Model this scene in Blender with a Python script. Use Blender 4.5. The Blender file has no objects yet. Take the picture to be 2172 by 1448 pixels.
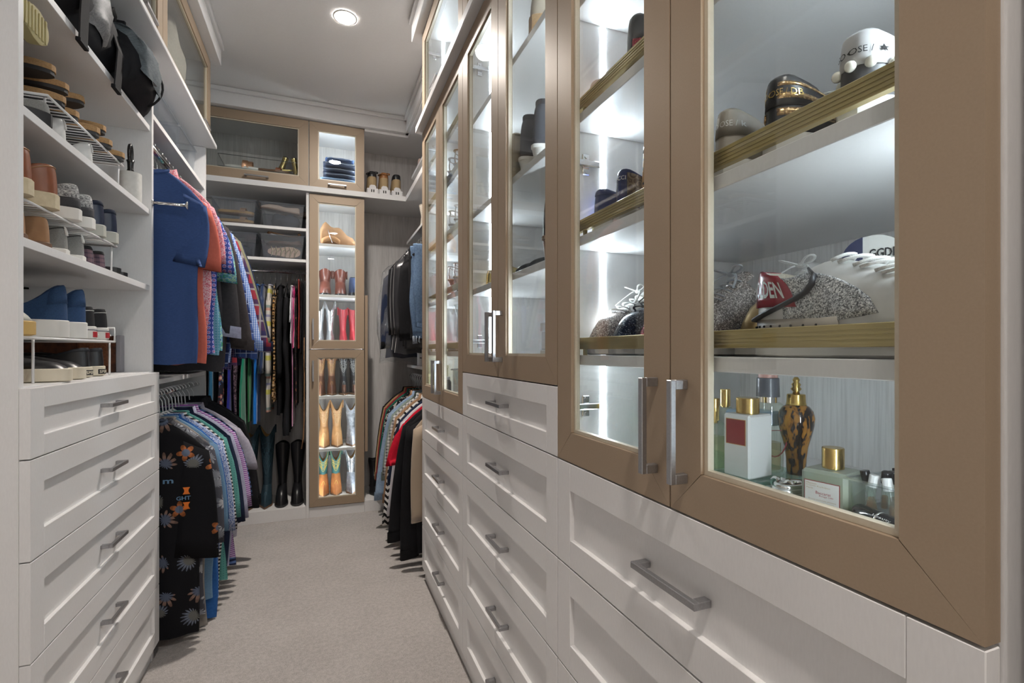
import bpy, math, random
from mathutils import Vector, Matrix, noise
from math import pi, sin, cos
S = bpy.context.scene
COL = S.collection
R = random.Random(7)

# ------------------------------------------------------------------ camera, world, exposure, large lights
cam_d = bpy.data.cameras.new('camera'); cam = bpy.data.objects.new('camera', cam_d); COL.objects.link(cam)
cam.location = (0, 0, 1.2)
cam.rotation_euler = (pi/2, 0, -math.radians(21.045))
cam_d.sensor_width = 36; cam_d.lens = 17.403; cam_d.shift_y = 0.00967
cam_d.clip_start = 0.01; cam_d.clip_end = 60
S.camera = cam
S.view_settings.view_transform = 'Standard'; S.view_settings.look = 'None'
S.view_settings.gamma = 1; S.view_settings.use_curve_mapping = False
S.view_settings.exposure = 1.22
W = bpy.data.worlds.new('world'); S.world = W; W.use_nodes = True
W.node_tree.nodes['Background'].inputs[0].default_value = (0.9, 0.95, 1, 1)
W.node_tree.nodes['Background'].inputs[1].default_value = 0.12
S.cycles.max_bounces = 10; S.cycles.transparent_max_bounces = 24
S.cycles.diffuse_bounces = 5; S.cycles.glossy_bounces = 4; S.cycles.transmission_bounces = 8
S.cycles.caustics_reflective = False; S.cycles.caustics_refractive = False
S.cycles.sample_clamp_indirect = 6
CEIL = 2.98
LED_E, LAMP_E = 46.0, 250.0

# ------------------------------------------------------------------ materials
def M(name, col, rough=.5, metal=0, spec=.5, **k):
    m = bpy.data.materials.new(name); m.use_nodes = True
    b = m.node_tree.nodes['Principled BSDF']
    b.inputs['Base Color'].default_value = (*col, 1); b.inputs['Roughness'].default_value = rough
    b.inputs['Metallic'].default_value = metal; b.inputs['Specular IOR Level'].default_value = spec
    for a, v in k.items(): b.inputs[a.replace('_', ' ')].default_value = v
    return m
class NT:
    def __init__(s, m): s.m = m; s.t = m.node_tree; s.b = s.t.nodes.get('Principled BSDF')
    def n(s, typ, **k):
        nd = s.t.nodes.new('ShaderNode' + typ)
        for a, v in k.items(): setattr(nd, a, v)
        return nd
    def L(s, a, b): s.t.links.new(a, b)
    def coord(s, scale=(1, 1, 1), loc=(0, 0, 0), rot=(0, 0, 0)):
        c = s.n('TexCoord'); mp = s.n('Mapping')
        mp.inputs['Scale'].default_value = scale; mp.inputs['Location'].default_value = loc; mp.inputs['Rotation'].default_value = rot
        s.L(c.outputs['Object'], mp.inputs['Vector']); return mp.outputs[0]
    def noise(s, vec, scale=5, detail=3, rough=.5):
        n = s.n('TexNoise'); n.inputs['Scale'].default_value = scale; n.inputs['Detail'].default_value = detail
        n.inputs['Roughness'].default_value = rough; s.L(vec, n.inputs['Vector']); return n.outputs['Fac']
    def ramp(s, fac, *stops, interp='LINEAR'):
        r = s.n('ValToRGB'); r.color_ramp.interpolation = interp
        e = r.color_ramp.elements
        while len(e) < len(stops): e.new(0.5)
        for x, (p, c) in zip(e, stops): x.position = p; x.color = (*c, 1)
        s.L(fac, r.inputs[0]); return r.outputs[0]
    def math(s, op, a, b=None, c=None):
        n = s.n('Math', operation=op)
        for i, v in enumerate((a, b, c)):
            if v is None: continue
            if isinstance(v, (int, float)): n.inputs[i].default_value = v
            else: s.L(v, n.inputs[i])
        return n.outputs[0]
    def mix(s, fac, a, b, blend='MIX'):
        n = s.n('Mix', data_type='RGBA', blend_type=blend)
        for i, v in ((0, fac), (6, a), (7, b)):
            if isinstance(v, (int, float)): n.inputs[i].default_value = v
            elif isinstance(v, tuple): n.inputs[i].default_value = (*v, 1)
            else: s.L(v, n.inputs[i])
        return n.outputs[2]
    def col(s, o): s.L(o, s.b.inputs['Base Color'])
    def bump(s, h, strength=.2, dist=.002):
        n = s.n('Bump'); n.inputs['Strength'].default_value = strength; n.inputs['Distance'].default_value = dist
        s.L(h, n.inputs['Height']); s.L(n.outputs[0], s.b.inputs['Normal'])
def srgb(r, g, b):
    f = lambda v: (v/255/12.92 if v/255 <= .04045 else ((v/255+.055)/1.055)**2.4)
    return (f(r), f(g), f(b))
def mottled(name, c1, c2, scale=60, rough=.7, bump=.0, metal=0, stretch=(1, 1, 1), detail=3, **k):
    m = M(name, c1, rough, metal, **k); t = NT(m); v = t.coord(stretch)
    f = t.noise(v, scale, detail); t.col(t.ramp(f, (.3, c1), (.7, c2)))
    if bump: t.bump(f, bump, .002)
    return m

WHITE = mottled('white_laminate', (.72, .71, .705), (.75, .74, .735), 300, .38, .02, stretch=(1, 1, .25))
PAINT = mottled('white_paint', (.72, .71, .705), (.74, .73, .725), 90, .6)
CEILM = mottled('ceiling_paint', (.70, .69, .68), (.72, .71, .70), 120, .75)
BRONZE = mottled('bronze_door_finish', (.34, .255, .175), (.36, .27, .187), 400, .42, .015, .15)
BRASS = mottled('brushed_gold_rail', (.44, .35, .15), (.50, .40, .19), 300, .33, .05, .6, stretch=(1, .02, 8))
NICKEL = mottled('brushed_nickel', (.36, .36, .37), (.42, .42, .43), 300, .3, .0, .9)
CHROME = M('chrome', (.75, .75, .76), .12, 1)
GRAIN = M('grey_wood_grain_laminate', (.5, .48, .46), .5)
t = NT(GRAIN); v = t.coord((1, 1, .035)); f = t.noise(v, 150, 5, .65); v2 = t.coord((1, 1, .1)); g = t.noise(v2, 30, 3)
t.col(t.mix(.35, t.ramp(f, (.32, (.42, .405, .395)), (.52, (.60, .58, .565)), (.7, (.68, .66, .645))), t.ramp(g, (.35, (.48, .465, .455)), (.65, (.66, .64, .63)))))
t.bump(f, .08, .001)
CARPET = M('beige_carpet', (.4, .36, .33), .95, spec=.1)
t = NT(CARPET); v = t.coord(); f = t.noise(v, 260, 4, .8); g = t.noise(v, 4, 4, .6); h = t.noise(v, 60, 4, .8)
t.col(t.mix(1.0, t.mix(.5, t.ramp(f, (.35, (.32, .30, .28)), (.5, (.72, .68, .65)), (.66, (.94, .91, .88))), t.mix(.5, t.ramp(h, (.40, (.36, .335, .31)), (.60, (.86, .82, .785))), t.ramp(g, (.38, (.57, .535, .51)), (.62, (.76, .72, .69))))), (.70, .69, .685), 'MULTIPLY'))
t.bump(t.math('ADD', f, h), .55, .010)
def emis(name, col, e):
    m = bpy.data.materials.new(name); m.use_nodes = True; t = m.node_tree; t.nodes.remove(t.nodes['Principled BSDF'])
    n = t.nodes.new('ShaderNodeEmission'); n.inputs[0].default_value = (*col, 1); n.inputs[1].default_value = e
    t.links.new(n.outputs[0], t.nodes['Material Output'].inputs[0]); return m
LED = emis('led_strip_light', (.80, .91, 1.0), LED_E)
LAMP = emis('warm_lamp_lens', (1.0, .945, .89), LAMP_E)
def clear(name, tint=(1, 1, 1), ior=1.5, rough=.0, haze=0, hcol=(.8, .8, .8), gain=1):
    m = bpy.data.materials.new(name); m.use_nodes = True; T = m.node_tree; T.nodes.remove(T.nodes['Principled BSDF'])
    tr = T.nodes.new('ShaderNodeBsdfTransparent'); tr.inputs[0].default_value = (*tint, 1)
    gl = T.nodes.new('ShaderNodeBsdfGlossy'); gl.inputs['Roughness'].default_value = rough
    fr = T.nodes.new('ShaderNodeFresnel'); ge = T.nodes.new('ShaderNodeNewGeometry'); mr = T.nodes.new('ShaderNodeMapRange')   # same reflectance on both sides of the sheet
    mr.inputs['To Min'].default_value = ior; mr.inputs['To Max'].default_value = 1/ior
    T.links.new(ge.outputs['Backfacing'], mr.inputs['Value']); T.links.new(mr.outputs[0], fr.inputs[0])
    mx = T.nodes.new('ShaderNodeMixShader'); T.links.new(fr.outputs[0], mx.inputs[0]); T.links.new(gl.outputs[0], mx.inputs[2])
    src = tr.outputs[0]
    if haze:
        df = T.nodes.new('ShaderNodeBsdfDiffuse'); df.inputs[0].default_value = (*hcol, 1)
        m2 = T.nodes.new('ShaderNodeMixShader'); m2.inputs[0].default_value = haze
        T.links.new(src, m2.inputs[1]); T.links.new(df.outputs[0], m2.inputs[2]); src = m2.outputs[0]
    T.links.new(src, mx.inputs[1]); T.links.new(mx.outputs[0], T.nodes['Material Output'].inputs[0]); return m
GLASS = clear('door_glass', (.97, .985, .98), 1.38)
BIN = clear('clear_plastic_bin', (.90, .92, .94), 1.45, .12, .045, (.7, .74, .8))
CLEARP = clear('clear_acrylic', (.93, .95, .95), 1.49, .05, .04)
FILM = clear('clear_garment_film', (.88, .89, .90), 1.65, .14, .06, (.8, .8, .8))
_t = NT(FILM); _b = _t.n('Bump'); _b.inputs['Strength'].default_value = 1; _b.inputs['Distance'].default_value = .03; _t.L(_t.noise(_t.coord((1, 1, .6)), 30, 4, .65), _b.inputs['Height'])
for _n in FILM.node_tree.nodes:
    if _n.type in ('BSDF_GLOSSY', 'FRESNEL'): _t.L(_b.outputs[0], _n.inputs['Normal'])

# ------------------------------------------------------------------ mesh building
class MB:
    def __init__(s): s.v = []; s.f = []; s.mi = []; s.cur = 0
    def add(s, vs, fs):
        o = len(s.v); s.v += [tuple(p) for p in vs]; s.f += [tuple(o+i for i in f) for f in fs]; s.mi += [s.cur]*len(fs); return s
    def box(s, a, b, bev=0):
        lo = [min(p, q) for p, q in zip(a, b)]; hi = [max(p, q) for p, q in zip(a, b)]
        if bev <= 0:
            vs = [(x, y, z) for x in (lo[0], hi[0]) for y in (lo[1], hi[1]) for z in (lo[2], hi[2])]
            return s.add(vs, [(0, 1, 3, 2), (4, 6, 7, 5), (0, 4, 5, 1), (2, 3, 7, 6), (0, 2, 6, 4), (1, 5, 7, 3)])
        bev = min(bev, *[(h-l)*.45 for l, h in zip(lo, hi)])
        vs = []; idx = {}
        for i in (0, 1):
            for j in (0, 1):
                for k in (0, 1):
                    c = [(lo, hi)[q][d] for d, q in enumerate((i, j, k))]; ins = [bev if q == 0 else -bev for q in (i, j, k)]
                    for ax in range(3):
                        p = [c[d] + (0 if d == ax else ins[d]) for d in range(3)]; idx[i, j, k, ax] = len(vs); vs.append(p)
        F = []
        for ax in range(3):
            o = [d for d in range(3) if d != ax]
            for q in (0, 1):
                def key(a, b):
                    t = [0]*3; t[ax] = q; t[o[0]] = a; t[o[1]] = b; return idx[(*t, ax)]
                F.append((key(0, 0), key(1, 0), key(1, 1), key(0, 1)))
            # edges parallel to ax
            for a in (0, 1):
                for b in (0, 1):
                    def e(q, A):
                        t = [0]*3; t[ax] = q; t[o[0]] = a; t[o[1]] = b; return idx[(*t, A)]
                    F.append((e(0, o[0]), e(1, o[0]), e(1, o[1]), e(0, o[1])))
        for i in (0, 1):
            for j in (0, 1):
                for k in (0, 1): F.append(tuple(idx[i, j, k, a] for a in range(3)))
        return s.add(vs, F)
    def prism(s, pts, d, base=None):
        """outline pts (3-D, planar) extruded by vector d"""
        n = len(pts); d = Vector(d); a = [Vector(p) for p in pts]
        return s.add(a + [p+d for p in a], [tuple(range(n))[::-1], tuple(range(n, 2*n))] + [(i, (i+1) % n, n+(i+1) % n, n+i) for i in range(n)])
    def rings(s, rs, cap0=True, cap1=True, closed=True):
        n = len(rs[0]); fs = []
        for k in range(len(rs)-1):
            for i in range(n if closed else n-1):
                j = (i+1) % n; fs.append((k*n+i, k*n+j, (k+1)*n+j, (k+1)*n+i))
        if cap0: fs.append(tuple(range(n))[::-1])
        if cap1: fs.append(tuple((len(rs)-1)*n+i for i in range(n)))
        return s.add([p for r in rs for p in r], fs)
    def lathe(s, prof, c=(0, 0, 0), n=20, axis='z', cap=True, sx=1, sy=1):
        rs = []
        for r, h in prof:
            ring = []
            for i in range(n):
                a = 2*pi*i/n; x, y = r*cos(a)*sx, r*sin(a)*sy
                p = {'z': (x, y, h), 'y': (x, h, y), 'x': (h, x, y)}[axis]
                ring.append((p[0]+c[0], p[1]+c[1], p[2]+c[2]))
            rs.append(ring)
        return s.rings(rs, cap, cap)
    def tube(s, path, r, n=8, closed=False, cap=True, flat=None):
        P = [Vector(p) for p in path]; m = len(P); rs = []; up = None
        for i, p in enumerate(P):
            a = P[(i-1) % m] if (closed or i > 0) else p; b = P[(i+1) % m] if (closed or i < m-1) else p
            t = (b-a).normalized()
            if up is None:
                up = Vector((0, 0, 1)) if abs(t.z) < .9 else Vector((1, 0, 0))
            u = (up - t*up.dot(t))
            if u.length < 1e-5: u = t.orthogonal()
            u.normalize(); w = t.cross(u); up = u
            rr = r[i] if isinstance(r, (list, tuple)) else r
            k = flat or 1
            rs.append([p + (u*cos(2*pi*q/n)*rr*k + w*sin(2*pi*q/n)*rr) for q in range(n)])
        if closed: rs.append(rs[0]); return s.rings(rs, False, False)
        return s.rings(rs, cap, cap)
    def sphere(s, c, r, n=10, m=6):
        rx, ry, rz = r if isinstance(r, tuple) else (r, r, r); rs = []
        for k in range(m+1):
            a = -pi/2 + pi*k/m; q = max(cos(a), .02)
            rs.append([(c[0]+rx*q*cos(2*pi*i/n), c[1]+ry*q*sin(2*pi*i/n), c[2]+rz*sin(a)) for i in range(n)])
        return s.rings(rs)
    def xf(s, mat, start=0):
        s.v = s.v[:start] + [tuple(mat @ Vector(p)) for p in s.v[start:]]; return s
ORI = {}
def tag(o, label=None, cat=None, group=None, kind=None):
    for k, v in (('label', label), ('category', cat), ('group', group), ('kind', kind)):
        if v: o[k] = v
    return o
def mesh(name, mb, mats, off=(0, 0, 0), smooth=False):
    me = bpy.data.meshes.new(name); off = Vector(off)
    me.from_pydata([tuple(Vector(p)-off) for p in mb.v], [], mb.f)
    mats = mats if isinstance(mats, (list, tuple)) else [mats]
    for m in mats: me.materials.append(m)
    if len(mats) > 1: me.polygons.foreach_set('material_index', mb.mi)
    if smooth: me.polygons.foreach_set('use_smooth', [True]*len(me.polygons))
    me.update()
    import bmesh
    bm = bmesh.new(); bm.from_mesh(me); bmesh.ops.recalc_face_normals(bm, faces=bm.faces)
    if smooth and smooth is not True:
        for e in bm.edges:
            if len(e.link_faces) == 2 and e.calc_face_angle(0) > smooth: e.smooth = False
    bm.to_mesh(me); bm.free()
    return me
def part(name, mb, mats, parent=None, smooth=False, label=None):
    off = ORI.get(parent.name, Vector()) if parent else Vector()
    o = bpy.data.objects.new(name, mesh(name, mb, mats, off, smooth)); COL.objects.link(o)
    if parent: o.parent = parent; ORI[o.name] = off
    if label: o['label'] = label
    return o
def thing(name, label, cat, base=(0, 0, 0), group=None):
    o = bpy.data.objects.new(name, None); COL.objects.link(o); o.location = base; o.empty_display_size = .05
    ORI[o.name] = Vector(base); return tag(o, label, cat, group)
def sub(name, parent):
    """an Empty part that only carries sub-parts"""
    o = bpy.data.objects.new(name, None); COL.objects.link(o); o.parent = parent; o.empty_display_size = .03
    ORI[o.name] = ORI[parent.name]; return o
def struct(name, mb, m, smooth=False):
    o = part(name, mb, m, None, smooth); o['kind'] = 'structure'; return o
def solo(name, mb, m, label, cat, group=None, smooth=False):
    return tag(part(name, mb, m, None, smooth), label, cat, group)
def bx(a, b, bev=0): return MB().box(a, b, bev)
def place(root, loc, rz=0, rx=0, ry=0, sc=1):
    root.location = loc; root.rotation_euler = (rx, ry, rz); root.scale = (sc, sc, sc) if not isinstance(sc, tuple) else sc; return root
def dup(root, loc, rz=0, label=None, group=None, rx=0, ry=0, sc=1):
    def cp(o, par):
        c = o.copy(); COL.objects.link(c); c.parent = par
        for ch in list(o.children): cp(ch, c)
        return c
    r = cp(root, None); place(r, loc, rz, rx, ry, sc)
    if label: r['label'] = label
    if group: r['group'] = group
    return r

# ------------------------------------------------------------------ room shell
XL, XR, YB, YF = -1.12, 1.03, 4.28, -3.2
struct('floor', bx((XL-.05, YF-.05, -.05), (XR+.05, YB+.05, 0)), CARPET)
struct('ceiling', bx((XL-.05, YF-.05, CEIL), (XR+.05, YB+.05, CEIL+.05)), CEILM)
struct('wall_left', bx((XL-.05, YF, 0), (XL, YB, CEIL)), PAINT)
struct('wall_right', bx((XR, YF, 0), (XR+.05, YB, CEIL)), PAINT)
struct('wall_back', bx((XL-.05, YB, 0), (XR+.05, YB+.05, CEIL)), PAINT)
struct('wall_front', bx((XL-.05, YF-.05, 0), (XR+.05, YF, CEIL)), PAINT)
struct('trim_1', bx((.517, -.30, 0), (XR-.001, .205, CEIL-.001), .002), PAINT)          # white return wall beside the first cabinet
# cornices
def cornice(name, a, b, out, axis):
    """a..b along the run; out = (inner face, outer face, lip face)"""
    mb = MB(); i, o, l = out
    if axis == 'y':
        mb.box((i, a, 2.862), (o, b, CEIL-.03), .002); mb.box((i, a, CEIL-.03), (l, b, CEIL-.001), .003)
    else:
        mb.box((a, i, 2.862), (b, o, CEIL-.03), .002); mb.box((a, i, CEIL-.03), (b, l, CEIL-.001), .003)
    return struct(name, mb, PAINT)
cornice('trim_2', .3, 3.30, (-.62, -.545, -.53), 'y')
cornice('trim_3', .21, 2.68, (.515, .452, .437), 'y')
cornice('trim_4', XL+.001, .66, (3.86, 3.805, 3.79), 'x')
cornice('trim_5', 2.685, 3.85, (.64, .60, .585), 'y')

# ceiling downlights
SPOT_W = 62
LAMP2 = emis('dimmer_lamp_lens', (1.0, .945, .89), LAMP_E*.8)
def downlight(x, y, label, lm=LAMP):
    d = thing('ceiling_downlight', label, 'light', (x, y, CEIL))
    part('trim_ring', MB().lathe([(.062, CEIL-.001), (.062, CEIL-.004), (.052, CEIL-.006), (.052, CEIL-.001)], (x, y, 0), 32, cap=False), PAINT, d, True)
    sl = bpy.data.lights.new('downlight_beam', 'SPOT'); sl.energy = SPOT_W*(1 if lm is LAMP else .55); sl.spot_size = math.radians(128); sl.spot_blend = .9; sl.shadow_soft_size = .05; sl.color = (1, .90, .81)
    so = bpy.data.objects.new('downlight_beam', sl); COL.objects.link(so); so.location = (x, y, CEIL-.012)
    part('lens', MB().lathe([(.052, CEIL-.0012), (.052, CEIL-.0035)], (x, y, 0), 32), lm, d)
downlight(.117, 2.78, 'round glowing recessed downlight in the ceiling before the back wall')
downlight(.17, -.2, 'round recessed downlight in the ceiling above the doorway end', LAMP2)
downlight(.17, -2.4, 'round recessed downlight furthest behind the doorway', LAMP2)

# ------------------------------------------------------------------ cabinet parts
def P3(ax, u, w, z):
    """cabinet-face coordinates -> world: ax 'x' = face normal along x (u runs along y), 'y' = face normal along y (u runs along x)"""
    return (w, u, z) if ax == 'x' else (u, w, z)
def handle(parent, ax, u, w, z, length, out, vert=False, mat=None):
    """bar pull; w = face it stands on, out = signed outward direction"""
    mb = MB(); h = length/2; d = .030*out; k = .0055
    if vert:
        mb.box(P3(ax, u-k, w+d, z-h), P3(ax, u+k, w+d-.009*out, z+h), .001)
        for s_ in (-1, 1): mb.box(P3(ax, u-k, w, z+s_*h), P3(ax, u+k, w+d-.0085*out, z+s_*(h-.014)), .001)
    else:
        mb.box(P3(ax, u-h, w+d, z-k), P3(ax, u+h, w+d-.009*out, z+k), .001)
        for s_ in (-1, 1): mb.box(P3(ax, u+s_*h, w, z-k), P3(ax, u+s_*(h-.014), w+d-.0085*out, z+k), .001)
    return part('handle', mb, mat or NICKEL, parent)
def glass_door(parent, ax, u0, u1, z0, z1, w, out, st=.064, th=.021, hnd=None, rail=None):
    """framed glass door; w = outer face; out = +1/-1 outward direction along the face normal"""
    d = sub('door', parent); g = .0015; u0 += g; u1 -= g; z0 += g; z1 -= g; rl = rail or st; q = .00035
    fr = [[(u0, z0), (u1, z0), (u1-st, z0+rl), (u0+st, z0+rl)], [(u0, z1), (u0+st, z1-rl), (u1-st, z1-rl), (u1, z1)],
          [(u0, z0), (u0+st, z0+rl), (u0+st, z1-rl), (u0, z1)], [(u1, z0), (u1, z1), (u1-st, z1-rl), (u1-st, z0+rl)]]
    for k, o in enumerate(fr):
        cu = sum(p[0] for p in o)/4; cz = sum(p[1] for p in o)/4
        oo = [(p[0]+(q if p[0] < cu else -q), p[1]+(q if p[1] < cz else -q)) for p in o]
        mb = MB().prism([P3(ax, a, w, b) for a, b in oo], P3(ax, 0, -th*out, 0))
        part('door_rail' if k < 2 else 'door_stile', mb, BRONZE, d)
    # thin inner bead and the pane
    bd = .007; mb = MB()
    a0, a1, b0, b1 = u0+st, u1-st, z0+rl, z1-rl
    for A, B in (((a0, b0), (a0+bd, b1)), ((a1-bd, b0), (a1, b1)), ((a0+bd, b0), (a1-bd, b0+bd)), ((a0+bd, b1-bd), (a1-bd, b1))):
        mb.box(P3(ax, A[0], w-.006*out, A[1]), P3(ax, B[0], w-.0165*out, B[1]))
    part('glazing_bead', mb, BEAD, d)
    part('pane', bx(P3(ax, a0+.001, w-.0105*out, b0+.001), P3(ax, a1-.001, w-.0145*out, b1-.001)), GLASS, d)
    if hnd: handle(d, ax, hnd[0], w, hnd[1], hnd[2], out, hnd[3])
    return d
BEAD = mottled('champagne_bead', (.55, .49, .38), (.58, .52, .41), 200, .35, .0, .2)
def drawer(parent, ax, u0, u1, z0, z1, w, out, st=.058, th=.02, hl=.128):
    d = sub('drawer', parent); g = .0015; u0 += g; u1 -= g; z0 += g; z1 -= g; b = .0009; q = .0003
    rl = min(st, (z1-z0)*.30)
    for a, c in ((u0, u0+st), (u1-st, u1)): part('drawer_stile', bx(P3(ax, a, w, z0), P3(ax, c, w-th*out, z1), b), WHITE, d)
    for a, c in ((z0, z0+rl), (z1-rl, z1)): part('drawer_rail', bx(P3(ax, u0+st+q, w, a), P3(ax, u1-st-q, w-th*out, c), b), WHITE, d)
    pw = w-.010*out
    part('drawer_panel', bx(P3(ax, u0+st-.004, pw, z0+rl-.004), P3(ax, u1-st+.004, w-th*out+.001*out, z1-rl+.004)), WHITE, d)
    handle(d, ax, (u0+u1)/2, pw, (z0+z1)/2, hl, out)
    return d
def hinge(parent, x, y, z, sy):
    """cup-hinge arm and plate on a side panel at y, pointing along sy"""
    mb = MB(); mb.box((x+.030, y, z-.024), (x+.048, y+.004*sy, z+.024), .002); mb.box((x, y+.004*sy, z-.007), (x+.07, y+.014*sy, z+.007), .002)
    mb.lathe([(.004, y+.004*sy), (.004, y+.006*sy)], (x+.039, 0, z+.017), 10, 'y'); mb.lathe([(.004, y+.004*sy), (.004, y+.006*sy)], (x+.039, 0, z-.017), 10, 'y')
    return part('hinge', mb, CHROME, parent)
def led(parent, a, b): return part('light_strip', bx(a, b), LED, parent)
FX = .494         # outer face of the right-hand fronts
def display_cabinet(y0, y1, zdoor, label, shelves, draws, fence=None, hl=.128, whl=.15):
    c = thing('display_cabinet', label, 'cabinet', (FX, (y0+y1)/2, 0))
    xi = FX+.022; T = .018; top = 2.345
    for a, b in ((y0, y0+T), (y1-T, y1)): part('side_panel', bx((xi, a, 0), (XR-.004, b, top)), WHITE, c)
    part('back_panel', bx((XR-.022, y0+T, .066), (XR-.004, y1-T, top)), GRAIN, c)
    part('top_panel', bx((xi, y0+T, top-T), (XR-.022, y1-T, top)), WHITE, c)
    part('base_panel', bx((xi, y0+T, zdoor-.004-T), (XR-.022, y1-T, zdoor+.004)), WHITE, c)
    part('kick_board', bx((FX+.016, y0+.001, 0), (FX+.0215, y1-.001, .064)), WHITE, c)
    for z in shelves: part('shelf', bx((FX+.026, y0+T+.001, z-.021), (XR-.023, y1-T-.001, z), .001), WHITE, c)
    for z in (fence or []):
        mb = MB()
        mb.box((FX+.030, y0+T+.004, z+.0125), (FX+.042, y1-T-.004, z+.0375), .001)
        for i in range(4): mb.box((FX+.0288, y0+T+.004, z+.0155+i*.0052), (FX+.0301, y1-T-.004, z+.0185+i*.0052))
        for yy in (y0+.06, (y0+y1)/2, y1-.06): mb.box((FX+.034, yy-.004, z), (FX+.04, yy+.004, z+.013))
        part('shoe_rail', mb, BRASS, c)
    for a, b in zip(draws[:-1], draws[1:]): drawer(c, 'x', y0, y1, a, b, FX, -1, hl=hl)
    ym = (y0+y1)/2
    hz = zdoor+.122
    for k, (a, b, hu) in enumerate(((y0, ym, ym-.034), (ym, y1, ym+.034))):
        glass_door(c, 'x', a, b, zdoor, 2.343, FX, -1, st=.064, hnd=None if not whl else (hu, hz, whl, True))
    # light strips run up both side panels, cut by the shelves
    zs = [zdoor+.006] + [z for z in sorted(shelves)] + [top-T+.021]
    for z_a, z_b in zip(zs[:-1], zs[1:]):
        led(c, (.595, y1-T-.0008, z_a+.001), (.607, y1-T-.0002, z_b-.023))
        led(c, (.595, y0+T+.0002, z_a+.001), (.607, y0+T+.0008, z_b-.023))
    for z in (zdoor+.115, 1.62 if zdoor < 1.05 else 1.72, 2.26):
        hinge(c, FX+.022, y1-T, z, -1); hinge(c, FX+.022, y0+T, z, 1)
    return c
D5 = [.066, .29, .514, .738, .962]
near_cab = display_cabinet(.231, 1.0, .962, 'nearest white cabinet with bronze glass doors above wide drawers, holding glitter sneakers and perfume', [1.192, 1.448, 1.713, 1.962], D5, [1.192, 1.448, 1.713, 1.962], hl=.15)
mid_cab = display_cabinet(1.0, 1.80, 1.122, 'middle white cabinet of the right row with a shallow drawer directly under its glass doors', [1.428, 1.708, 2.053], D5+[1.122], None)
far_cab = display_cabinet(1.80, 2.60, .962, 'white cabinet with bronze glass doors furthest along the right row', [1.200, 1.448, 1.70, 1.945, 2.145], D5, [1.200, 1.448, 1.70, 1.945, 2.145])

# moulding shelf over the right cabinets and wall cabinets on it
def moulding(name, label, a, b, cat='shelf'): return solo(name, bx(a, b, .003), WHITE, label, cat)
moulding('moulding_shelf', 'long white moulding board between upper and lower cabinets of the right row', (.462, .231, 2.347), (XR-.004, 2.62, 2.383))
def wall_cabinet_right(y0, y1, label):
    c = thing('wall_cabinet', label, 'cabinet', (FX, (y0+y1)/2, 2.384)); xi = FX+.022; T = .018
    for a, b in ((y0, y0+T), (y1-T, y1)): part('side_panel', bx((xi, a, 2.384), (XR-.004, b, 2.861)), WHITE, c)
    part('back_panel', bx((XR-.022, y0+T, 2.384), (XR-.004, y1-T, 2.861)), GRAIN, c)
    part('top_panel', bx((xi, y0+T, 2.843), (XR-.022, y1-T, 2.861)), WHITE, c)
    part('base_panel', bx((xi, y0+T, 2.384), (XR-.022, y1-T, 2.402)), WHITE, c)
    glass_door(c, 'x', y0, y1, 2.386, 2.858, FX, -1, hnd=((y0+y1)/2, 2.412, .128, False))
    led(c, (.595, y1-T-.0008, 2.403), (.607, y1-T-.0002, 2.842)); led(c, (.595, y0+T+.0002, 2.403), (.607, y0+T+.0008, 2.842))
    hinge(c, FX+.022, y1-T, 2.76, -1)
    return c
for a, b, l in ((.231, 1.0, 'lit glass wall cabinet above the nearest display cabinet'), (1.0, 1.80, 'lit glass wall cabinet above the middle display cabinet'), (1.80, 2.60, 'lit glass wall cabinet above the far end of the right row')): wall_cabinet_right(a, b, l)

# ------------------------------------------------------------------ left row
LX = -.594        # face of the left drawer fronts
XP = -.616        # front edge of the left panels
tower = thing('shoe_cabinet', 'white open shoe cabinet on the left with five drawers below its shelves', 'cabinet', (LX, 1.85, 0))
LT = 2.36
for a, b in ((1.387, 1.407), (2.292, 2.312)): part('side_panel', bx((XL+.004, a, 0), (XP+.002, b, LT)), WHITE, tower)
part('back_panel', bx((XL+.004, 1.407, .066), (XL+.016, 2.292, LT)), WHITE, tower)
part('counter', bx((XL+.016, 1.408, 1.103), (LX-.021, 2.291, 1.122), .001), WHITE, tower)
for z in (1.455, 1.749, 2.072): part('shelf', bx((XL+.016, 1.408, z-.021), (XP-.004, 2.291, z), .001), WHITE, tower)
part('kick_board', bx((XP-.012, 1.39, 0), (XP-.001, 2.31, .064)), WHITE, tower)
for a, b in zip(D5, D5[1:]): drawer(tower, 'x', 1.387, 2.31, a, b, LX, 1)
drawer(tower, 'x', 1.387, 2.31, .962, 1.120, LX, 1)
for z in (1.452-.022, 1.747-.022, 2.05):
    for y in (1.6, 1.95): part('shelf_pin', bx((-1.0, 2.285, z-.006), (-.985, 2.292, z)), CHROME, tower)
bay = thing('hanging_cabinet', 'white double hanging bay with shelf and two rails beyond the shoe shelves', 'cabinet', (LX, 2.8, 0))
part('side_panel', bx((XL+.004, 3.252, 0), (XP, 3.27, LT)), WHITE, bay)
part('back_panel', bx((XL+.004, 2.313, .0), (XL+.016, 3.251, LT)), GRAIN, bay)
part('shelf', bx((XL+.016, 2.313, 2.118), (XP-.004, 3.251, 2.139), .001), WHITE, bay)
part('shelf', bx((XL+.016, 2.313, 1.066), (XP-.004, 3.251, 1.087), .001), WHITE, bay)
ROD_LX = -.655
for z in (2.04, 1.015):
    part('rail', MB().tube([(ROD_LX, 2.314, z), (ROD_LX, 3.25, z)], .0105, 12), CHROME, bay, True)
moulding('moulding_shelf', 'white moulding board below the upper cabinets of the left row', (XL+.004, .4, 2.362), (-.562, 3.272, 2.385))
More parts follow.
